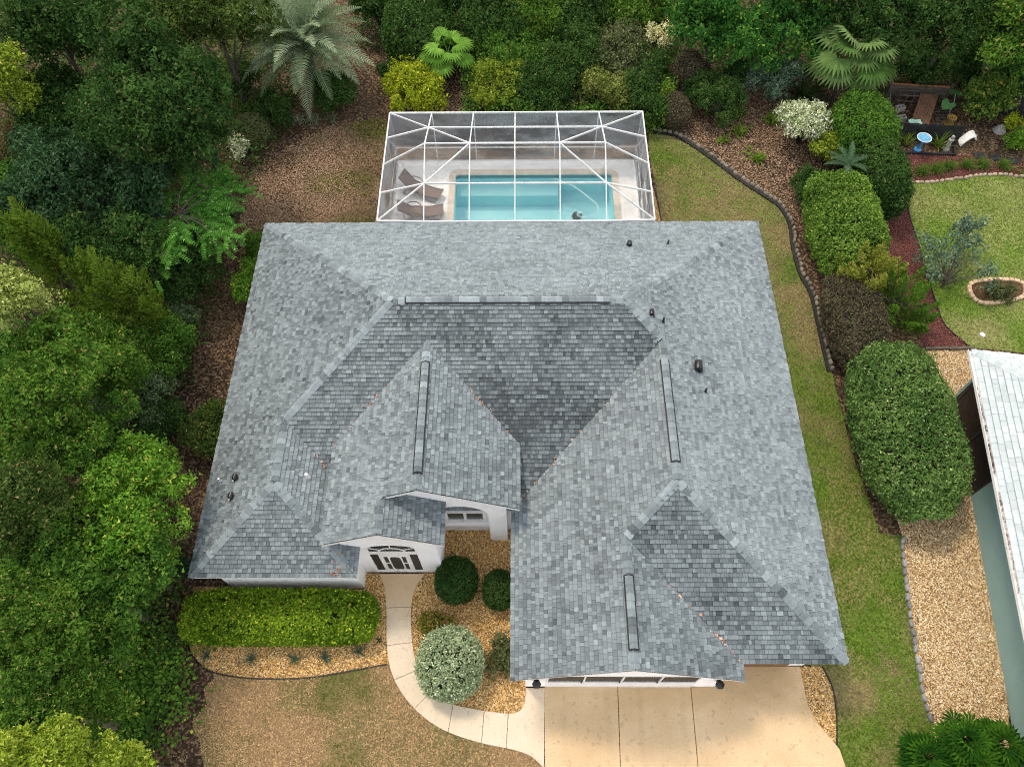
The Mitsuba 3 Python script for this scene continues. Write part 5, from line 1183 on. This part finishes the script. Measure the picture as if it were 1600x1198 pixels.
def make_hedge(key, x, y, a, b, zb, zt, pal, leaf, rng, e=3.0, cover=1.9, rough=.09, core=.82, per=6, aspect=.55, patch=.28):
    zc, c = (zb+zt)/2, (zt-zb)/2; S = np.array([a, b, c])*[.92, .92, .97]; area = 4*np.pi*((a*b)**1.6/3+(a*c)**1.6/3+(b*c)**1.6/3)**(1/1.6)*(1.25 if e > 2.6 else 1)
    n = int(area*.8*cover/(leaf*leaf*aspect*.5)/per); d = directions(n, rng, -.75); q = d*S; off = rng.uniform(0, 40, 3)
    ff = meshkit.fbm(d*S*1.3/ max(leaf*8, .55)+off, 3, 5)-.5; r = super_r(d, e)*(1+rough*2.2*ff)*rng.uniform(.90, 1.035, len(d))
    C = q*r[:, None]+[x, y, zc]; C[:, 2] = np.maximum(C[:, 2], GZ+.05); D = unit(d/S)
    pt = meshkit.fbm(C*.8+off, 3, 8)-.5
    parts = [tufts(C, D, pal, leaf, per, rng, aspect, base=np.clip(.45+pt*patch*6+ff*.8, 0, 1), up=.3, spread=.8, tri=True)]
    crown_put(f'{key}__foliage', parts)
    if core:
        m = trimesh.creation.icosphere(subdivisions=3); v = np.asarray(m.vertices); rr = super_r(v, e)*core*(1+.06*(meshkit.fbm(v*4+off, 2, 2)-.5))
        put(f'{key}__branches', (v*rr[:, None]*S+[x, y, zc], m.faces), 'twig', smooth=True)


def make_shrub(key, x, y, a, b, zb, zt, pal, leaf, rng, cover=1.35):
    leaf = leaf*.9
    """several rounded clumps of tufts growing from one base"""
    zc, c = (zb+zt)/2, (zt-zb)/2; S = np.array([a, b, c]); K = int(7+5*a); d = directions(K, rng, -.25)
    ctr = d*S*rng.uniform(.48, .76, (K, 1)); rad = (a*b*c)**(1/3)*rng.uniform(.24, .46, K); ctr = np.vstack([ctr, [[0, 0, 0]]]); rad = np.r_[rad, min(a, b, c)*.62]; parts = []; per = 6
    lt = rng.uniform(.25, .75, K+1)
    for q in range(K+1): parts += sprays(ctr[q]+[x, y, zc], rad[q], pal, leaf, rng, cover, lt[q], zmin=-.5)
    crown_put(f'{key}__foliage', parts)
    m = MB()
    for t in ctr: m.add(*tube(smooth_line([np.array([x, y, GZ])+rng.normal(0, .04, 3)*[1, 1, 0], np.array([x, y, zc])+t*.5, np.array([x, y, zc])+t], 3), np.linspace(.03, .008, 7), 5))
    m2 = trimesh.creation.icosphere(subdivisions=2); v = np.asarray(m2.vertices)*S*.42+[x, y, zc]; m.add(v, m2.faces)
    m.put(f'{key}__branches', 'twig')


def make_feather(key, x, y, a, b, zb, zt, pal, leaf, rng):
    """soft conifer: sprays of narrow needles pointing out and up"""
    zc, c = (zb+zt)/2, (zt-zb)/2; parts = []; K = int(16+14*a); ang = rng.uniform(0, 6.28, K); rr = np.sqrt(rng.uniform(0, 1, K))
    tips = np.c_[a*rr*np.cos(ang), b*rr*np.sin(ang), c*(1-.9*rr**1.6)+rng.normal(0, .25*c, K)]
    for t in tips:
        h = rng.uniform(.7, 1.4)*min(1.6, c*1.1); lean = np.array([t[0]*.35, t[1]*.35, 1.]); w = h*.38; n = int(150*h*(.2/leaf)**1)
        s = rng.uniform(0, 1, n); p = t+unit(lean)*(s[:, None]-1)*h; rad = w*(1-s)**.8*rng.uniform(.2, 1, n); th = rng.uniform(0, 6.28, n)
        o = np.c_[np.cos(th), np.sin(th), np.zeros(n)]; P = p+o*rad[:, None]+[x, y, zc]; Tn = unit(o*.8+np.array([0, 0, .9])+rng.normal(0, .35, (n, 3)))
        N = unit(np.cross(Tn, rng.normal(0, 1, (n, 3)))); L = leaf*rng.uniform(.7, 1.5, n); v, f = leaf_mesh(P, N, L, L*.22, rng, Tn, .05)
        parts.append((v, f, np.repeat(tones(pal, n, rng, np.full(n, .2+.5*rng.uniform())+.3*s), 4, 0)))
    crown_put(f'{key}__crown', parts)
    limb_mesh(x, y, GZ-.1, zc, .11, tips[:10]+[x, y, zc-.3], rng).put(f'{key}__trunk', 'bark')


def pinnate(p0, az, el, L, ln, n, droop, rng, w=.03, vee=.5, fwd=.6, taper=True):
    """one feather leaf: the points of its midrib and its leaflets"""
    s = np.linspace(0, 1, 14); e = el-droop*s**1.4; st = np.c_[np.cos(e)*math.cos(az), np.cos(e)*math.sin(az), np.sin(e)]*L/13; rib = p0+np.vstack([[0, 0, 0], np.cumsum(st[:-1], 0)])
    u = np.linspace(.12, .99, n); R = np.stack([np.interp(u, s, rib[:, k]) for k in range(3)], 1); tg = unit(np.stack([np.interp(u, s, st[:, k]) for k in range(3)], 1))
    side = np.array([-math.sin(az), math.cos(az), 0]); nn = unit(np.cross(tg, side)); nn[nn[:, 2] < 0] *= -1
    out = []
    for sg in (1, -1):
        l = ln*(np.sin(np.clip(u, 0, 1)*np.pi*.86+.35) if taper else 1)*rng.uniform(.85, 1.1, n); d = unit(side*sg*.9+tg*fwd+nn*vee*rng.uniform(.5, 1.2, (n, 1))); d2 = unit(d+np.array([0, 0, -.55]))
        m = R+d*l[:, None]*.55; t = m+d2*l[:, None]*.5; b = tg*w*.5
        out.append(np.stack([R-b, R+b, m+b, m-b, t], 1))
    v = np.vstack(out); k = len(v); f = np.array([[0, 1, 2], [0, 2, 3], [3, 2, 4]]); F = (f[None]+(np.arange(k)*5)[:, None, None]).reshape(-1, 3)
    return rib, v.reshape(-1, 3), F


def pinnate_palm(name, label, cat, x, y, z, n, L, ln, nl, c1, c2, rng, trunk=.2, els=(-.25, 1.35), droop=1.5, w=.035, crown=0):
    k = thing(name, label, cat)
    if trunk: put(f'{k}__trunk', tube(np.c_[np.full(6, x), np.full(6, y), np.linspace(GZ-.1, z, 6)], trunk*np.array([1.15, 1, .95, 1, 1.1, .8]), 10), 'bark', smooth=50)
    for i in range(n):
        az = i*2.39996+rng.normal(0, .1); el = els[0]+(els[1]-els[0])*((i+.5)/n)**.9
        rib, v, f = pinnate(np.array([x, y, z]), az, el, L*rng.uniform(.82, 1.08), ln, nl, droop*rng.uniform(.75, 1.2), rng, w)
        m = MB(); m.add(*tube(rib, np.linspace(.022, .005, len(rib)), 5), arr(c2)*.9); t = rng.uniform(0, 1)
        col = (arr(c1)*(1-t)+arr(c2)*t)[None]*np.repeat(rng.uniform(.75, 1.25, (len(v)//5, 1)), 5, 0); m.add(v, f, col); m.put(f'{k}__frond', 'leaf')


def fan_palm(name, label, cat, x, y, z, n, pet, R, c1, c2, rng, trunk=.12, els=(-.2, 1.3), seg=26, sweep=4.4, group=None, dead=0):
    k = thing(name, label, cat, group)
    if trunk: put(f'{k}__trunk', tube(np.c_[np.full(5, x), np.full(5, y), np.linspace(GZ-.1, z, 5)], trunk, 9), 'bark', smooth=50)
    for i in range(n):
        az = i*2.39996+rng.normal(0, .15); el = els[0]+(els[1]-els[0])*((i+.5)/n); p0 = np.array([x, y, z]); pl = pet*rng.uniform(.75, 1.15)
        d = np.array([math.cos(el)*math.cos(az), math.cos(el)*math.sin(az), math.sin(el)]); hub = p0+d*pl; ax = unit(d*[1, 1, .62]+np.array([0, 0, -.25])); sd = np.array([-math.sin(az), math.cos(az), 0]); nn = unit(np.cross(ax, sd)); nn = nn if nn[2] > 0 else -nn
        r = R*rng.uniform(.85, 1.1); m = MB(); t = rng.uniform(0, 1); base = arr(c1)*(1-t)+arr(c2)*t
        if i < dead: base = arr((.30, .24, .15))
        m.add(*tube([p0, (p0+hub)/2+[0, 0, .03], hub], [.018, .014, .011], 5), base*.9)
        for q in np.linspace(-sweep/2, sweep/2, seg):
            dr_ = ax*math.cos(q)+sd*math.sin(q); lr = r*(.72+.28*math.cos(q*.62))*rng.uniform(.92, 1.06); pw = np.cross(nn, dr_)*r*sweep/seg*(.42 if seg > 14 else .30)
            mid = hub+dr_*lr*.58+nn*.04; tip = hub+dr_*lr*.98-nn*lr*.16+np.array([0, 0, -.05*lr]); fold = nn*.018
            m.add(np.array([hub, mid+pw*.9-fold, tip, mid-pw*.9-fold, mid+fold]), [[0, 1, 4], [0, 4, 3], [1, 2, 4], [4, 2, 3]], base*rng.uniform(.8, 1.2))
        m.put(f'{k}__frond', 'leaf')


def blade_tuft(name, label, cat, x, y, z, n, L, w, c1, c2, rng, group=None, spread=.07, els=(.25, 1.4), droop=1.3):
    k = thing(name, label, cat, group); m = MB()
    for i in range(n):
        az = rng.uniform(0, 6.28); el = rng.uniform(*els); l = L*rng.uniform(.65, 1.1); s = np.linspace(0, 1, 5); e = el-droop*s**1.5
        st = np.c_[np.cos(e)*math.cos(az), np.cos(e)*math.sin(az), np.sin(e)]*l/4; r = np.array([x, y, z])+np.r_[rng.normal(0, spread, 2), 0]+np.vstack([[0, 0, 0], np.cumsum(st[:-1], 0)])
        b = np.array([-math.sin(az), math.cos(az), 0])*w*.5; ww = np.array([.7, 1, .9, .6, .08])[:, None]; v = np.vstack([r-b*ww, r+b*ww])
        f = [[q, q+1, q+6, q+5] for q in range(4)]; t = rng.uniform(0, 1); m.add(v, np.array(f), (arr(c1)*(1-t)+arr(c2)*t)*rng.uniform(.8, 1.2))
    scene[k] = mikit.ply(m.mesh(), 'leaf', color=m.col())
    return k


def compound_tree(key, x, y, a, b, zb, zt, pal, leaf, rng):
    zc, c = (zb+zt)/2, (zt-zb)/2; m = MB(); tips = []
    for i in range(40):
        az = rng.uniform(0, 6.28); r = rng.uniform(.25, 1.0)**.7; tips.append([x+a*r*math.cos(az), y+b*r*math.sin(az), zc+c*(.9-1.0*r**2)+rng.normal(0, .2)])
    limb_mesh(x, y, GZ-.1, zc+.3, .11, np.array(tips), rng).put(f'{key}__trunk', 'bark')
    for t in tips:
        t = arr(t); out = unit(np.array([t[0]-x, t[1]-y, .0001])); base = rng.uniform(.1, .9)
        for j in range(12):
            q = rng.uniform(.2, 1.08); p = np.array([x, y, zc+.3])*(1-q)+t*q; az = math.atan2(out[1], out[0])+rng.normal(0, .9)
            rib, v, f = pinnate(p, az, rng.uniform(.0, .5), rng.uniform(.6, 1.0), .13, 10, rng.uniform(.5, 1.1), rng, .05, .12, .25, False)
            col = np.repeat(tones(pal, len(v)//5, rng, np.full(len(v)//5, base)), 5, 0); m.add(v, f, col)
    LEAVES[0] += sum(len(f) for f in m.f)
    m.put(f'{key}__crown', 'leaf')


for i, (kind, name, label, cat, group, x, y, a, b, zb, zt, pal, leaf, ex) in enumerate(PLANTS):
    rg = np.random.default_rng(100+i+7*ex.get('seed', 0)); k = thing(name, label, cat, group)
    if kind == 'tree': make_tree(k, x, y, a, b, zb, zt, pal, leaf, rg)
    elif kind == 'hedge': make_hedge(k, x, y, a, b, zb, zt, pal, leaf, rg, e=5.0 if ex.get('box') else (2.7 if max(a, b) > 1.3 else 2.2), rough=.05 if ex.get('box') or name in ('round_bush', 'silver_bush', 'clipped_ball', 'maroon_ball') else .13, cover=4.6 if ex.get('box') else 2.2, core=.70 if ex.get('box') else .82)
    elif kind == 'shrub': make_shrub(k, x, y, a, b, zb, zt, pal, leaf, rg)
    elif kind == 'feather': make_feather(k, x, y, a, b, zb, zt, pal, leaf, rg)
    elif kind == 'compound': compound_tree(k, x, y, a, b, zb, zt, pal, leaf, rg)
    elif kind == 'vine':
        n = 2600; p = rg.normal(0, .5, (n, 2))*[a, b]; h = .25+.8*meshkit.fbm(np.c_[p*.9, p[:, :1]*0], 3, 4)*np.exp(-(p[:, 0]/a)**2-(p[:, 1]/b)**2); C = np.c_[p+[x, y], h*rg.uniform(.5, 1, n)]
        crown_put(f'{k}__leaves', [tufts(C, np.tile([0, 0, 1.], (n, 1)), pal, leaf*.75, 4, rg, .8, 1.3)]); m = MB()
        for q in range(30): s = rg.integers(0, n, 3); m.add(*tube(smooth_line(C[s]*[1, 1, .8], 3), .012, 5))
        m.put(f'{k}__stems', 'twig')
    elif kind == 'sparse':
        tips = np.c_[rg.uniform(-a, a, 34), rg.uniform(-b, b, 34), rg.uniform(-.4, .6, 34)]+[x, y, (zb+zt)/2]; limb_mesh(x-.2, y-.9, GZ-.1, .5, .06, tips, rg).put(f'{k}__trunk', 'bark')
        C = np.repeat(tips, 7, 0)+rg.normal(0, .13, (34*7, 3)); crown_put(f'{k}__leaves', [tufts(C, np.tile([0, 0, 1.], (len(C), 1)), pal, leaf*1.6, 8, rg)])
    elif kind == 'stem':
        tips = np.c_[rg.uniform(-a, a, 7), rg.uniform(-b, b, 7)*.5, rg.uniform(-.1, .5, 7)]+[x, y, zt-.5]; limb_mesh(x, y, GZ, zb+.4, .03, tips, rg).put(f'{k}__stems', 'twig')
        for t_ in tips: C = t_+rg.normal(0, .10, (9, 3)); crown_put(f'{k}__flower', [tufts(C, np.tile([0, 0, 1.], (9, 1)), pal, leaf, 6, rg)])

wood = [Polygon([(-34, -6), (-11.6, -6), (-11.2, 1.0), (-12, 5), (-13.3, 9), (-13.2, 17), (-13.0, 22), (-11.5, 27.6), (-11.5, 40), (-34, 45)]), Polygon([(-9, 33.2), (8, 32.5), (9, 29.5), (13, 30), (18, 29.5), (30, 29), (34, 45), (-9, 45)])]
wood.append(Polygon([(-2.6, 26.9), (7.6, 26.6), (8.6, 30), (8.2, 33), (-2.8, 33)]))
for poly, lab, dens, hgt in zip(wood, ('tangle of low shaded undergrowth beneath the left woodland trees', 'tangle of low shaded undergrowth behind the back garden shrubs', 'tangled greenery filling the bank between the shrubs behind the pool'), (16, 16, 60), (1.6, 1.6, 2.9)):
    rg = np.random.default_rng(61); C2 = scatter(poly, int(poly.area*dens), rg); hh = rg.uniform(.05, .9, len(C2))*nz(C2, .5, 3)*hgt
    k = numbered('undergrowth'); v, f, c = tufts(np.c_[C2, hh], np.tile([0, 0, 1.], (len(C2), 1)), 'deep' if dens < 20 else 'green', .17 if dens < 20 else .13, 5, rg, .5, 1.6, nz(C2, .6, 8), tri=True); LEAVES[0] += len(f)
    scene[k] = mikit.ply((v, f), 'leaf', color=c); labels[k] = {'label': lab, 'category': 'undergrowth', 'kind': 'stuff'}

PM = G['palms']; rg = np.random.default_rng(77)
pinnate_palm('feather_palm', 'big grey green palm with arching feathered fronds at the top left of the yard', 'palm', *PM['pindo'], 60, 3.6, .62, 32, (.08, .135, .06), (.34, .43, .27), rg, .24, (-.05, 1.45), 1.4, .06)
fan_palm('fan_palm', 'small bright green fan palm behind the pool corner', 'palm', *PM['small_fan'], 15, .85, .8, (.10, .24, .03), (.22, .42, .07), rg, .10, (-.25, .95), 20)
fan_palm('fan_palm', 'tall fan palm with large pleated leaves near the compost corner', 'palm', *PM['tall_fan'], 27, 1.35, 1.2, (.075, .155, .035), (.20, .31, .11), rg, .13, (-.35, 1.25), 22, dead=2)
pinnate_palm('sago_palm', 'dark sago palm on the mulch slope below the tall fan palm', 'palm', *PM['sago'], 26, 1.5, .22, 34, (.016, .035, .012), (.04, .07, .022), rg, .14, (.05, 1.2), 1.1, .025)
pinnate_palm('sago_palm', 'bluish cycad fronds spreading over the right hand hedge', 'palm', *PM['blue_sago'], 12, 1.15, .20, 26, (.06, .115, .06), (.11, .19, .11), rg, .12, (.0, .9), .9, .03)
fan_palm('fan_palm', 'tiny fan palm in the woodland left of the feathered palm', 'palm', *PM['woodland_palm'], 8, .55, .6, (.09, .18, .03), (.17, .28, .06), rg, .06, (.1, 1.2))
for i, (n_, lab) in enumerate((('dwarf1', 'dark green fan leafed clump, middle of the bottom right group'), ('dwarf2', 'dark green fan leafed clump nearest the teal wall'), ('dwarf3', 'dark green fan leafed clump at the left of the bottom right group'), ('dwarf4', 'dark green fan leafed clump at the bottom edge of the bottom right group'))):
    fan_palm('lady_palm', lab, 'palm', *PM[n_], 34, .58, .44, (.015, .06, .008), (.055, .15, .014), rg, .05, (.0, 1.35), 10, 3.8, 'fan leafed clumps at the bottom right', 0)
blade_tuft('lily_clump', 'bright strappy lily clump left of the feathery palm', 'lily', *PM['agapanthus'][:2], 0, 70, .95, .06, (.11, .24, .03), (.22, .36, .08), rg, spread=.35)
blade_tuft('lily_clump', 'green strappy clump at the rear right corner of the pool cage', 'lily', *PM['cage_lily'][:2], 0, 60, .8, .05, (.05, .13, .015), (.12, .24, .03), rg, spread=.3)
blade_tuft('spiky_grass', 'spiky grey green grass clump behind the pool, left one', 'grass', *PM['spike_grass'][:2], .4, 42, 1.3, .04, (.08, .13, .06), (.18, .23, .12), rg, spread=.15)
blade_tuft('spiky_grass', 'spiky grass clump with dry tips behind the pool, right one', 'grass', *PM['spike_grass2'][:2], .2, 36, 1.2, .04, (.12, .14, .06), (.36, .32, .19), rg, spread=.15)
blade_tuft('spiky_grass', 'bright grass clump left of the bird bath', 'grass', *PM['fence_grass1'][:2], 0, 36, .85, .035, (.14, .25, .03), (.30, .38, .08), rg, els=(.6, 1.5), droop=.8)
blade_tuft('spiky_grass', 'bright grass clump right of the bird bath', 'grass', *PM['fence_grass2'][:2], 0, 46, .95, .04, (.12, .24, .03), (.30, .38, .08), rg, els=(.5, 1.5), droop=.8)
ORD = ['first', 'second', 'third', 'fourth', 'fifth', 'sixth']
for i, (x, y) in enumerate(G['tufts']): blade_tuft('flax_tuft', f'small grey green flax tuft in the pebbles, {ORD[i]} of five from the left', 'flax', x, y, 0, 34, .42 if i else .33, .022, (.055, .10, .065), (.13, .19, .13), rg, 'flax tufts in the pebbles', .03, (.15, 1.2), .5)
k = blade_tuft('flax_tuft', 'tiny dark plant in the pebbles beside the walkway edge', 'flax', -4.62, 1.72, 0, 14, .16, .03, (.04, .06, .025), (.08, .10, .04), rg, None, .04)
for i, (x, y) in enumerate(G['var_tufts']): blade_tuft('striped_lily', ['white striped grass tuft below the feathery palm, left of three', 'white striped grass tuft below the feathery palm, middle of three', 'white striped grass tuft below the feathery palm, right of three', 'small white striped tuft right of the grey green clipped ball'][i], 'lily', x, y, 0, 60, .5, .035, (.12, .16, .08), (.42, .46, .32), rg, 'white striped tufts', .12)
for i, (x, y) in enumerate(G['liriope']): blade_tuft('border_grass', f'dark green border grass tuft, {ORD[i]} of six along the rock row', 'grass', x, y, 0, 110, .58, .022, (.05, .12, .018), (.12, .22, .035), rg, 'border grass tufts by the rock row', .10, (.3, 1.5), 1.7)
FL = ['green fern clump at the top of the mulch slope', 'yellow green fern clump in the middle of the mulch slope', 'low bright clump on the mulch slope nearest the stone edging', 'small fern clump at the left of the mulch slope', 'tiny sprout between the ferns on the mulch slope', 'fern clump below the dark leafy shrub on the mulch slope']
for i, (x, y) in enumerate(G['ferns']): blade_tuft('fern_clump', FL[i], 'fern', x, y, 0, [46, 46, 60, 24, 12, 44][i], [.7, .55, .5, .4, .3, .55][i], .07, (.09, .17, .022), (.20, .31, .04), rg, None, .14, (.3, 1.5), 1.1)
for i, (x, y) in enumerate(G['stepping'][2:]): blade_tuft('lily_clump', 'green lily clump below the last stepping stone at the right edge', 'lily', x+.6, y-.9, 0, 60, .7, .05, (.07, .15, .02), (.15, .27, .04), rg, spread=.3)

ee = thing('elephant_ear', 'elephant ear plant with two large pale green leaves behind the black fence', 'plant')
for (x, y, az, z) in ((22.55, 28.55, 1.2, .75), (22.1, 27.95, -2.4, .7)):
    o = np.array([[0, 0], [-.16, .20], [-.05, .34], [.16, .33], [.36, .22], [.56, .0], [.36, -.22], [.16, -.33], [-.05, -.34], [-.16, -.20]]); ca_, sa_ = math.cos(az), math.sin(az)
    p = np.c_[o[:, 0]*ca_-o[:, 1]*sa_+x, o[:, 0]*sa_+o[:, 1]*ca_+y, z+.10*np.abs(o[:, 1])-.18*o[:, 0]]; mid = np.array([x+.25*ca_, y+.25*sa_, z-.06])
    v = np.vstack([p, mid]); f = [[10, q, (q+1) % 10] for q in range(10)]; k = put(f'{ee}__leaf', (v, np.array(f)), 'leaf', color=np.tile([.12, .30, .10], (11, 1)))
    put(f'{ee}__stem', tube(smooth_line([(22.4, 27.9, GZ), (x*.5+22.4*.5, y*.5+27.9*.5, .55), (x, y, z)], 4), .018, 6), 'leaf', color=None) if False else put(f'{ee}__stem', tube(smooth_line([(22.4, 27.9, GZ), (x*.5+22.4*.5, y*.5+27.9*.5, .55), (x, y, z)], 4), .018, 6), 'aqua')
print('entries', len(scene), 'leaf triangles', LEAVES[0], 'all triangles', sum(len(w[1]) for w in meshkit.WRITTEN.values()))
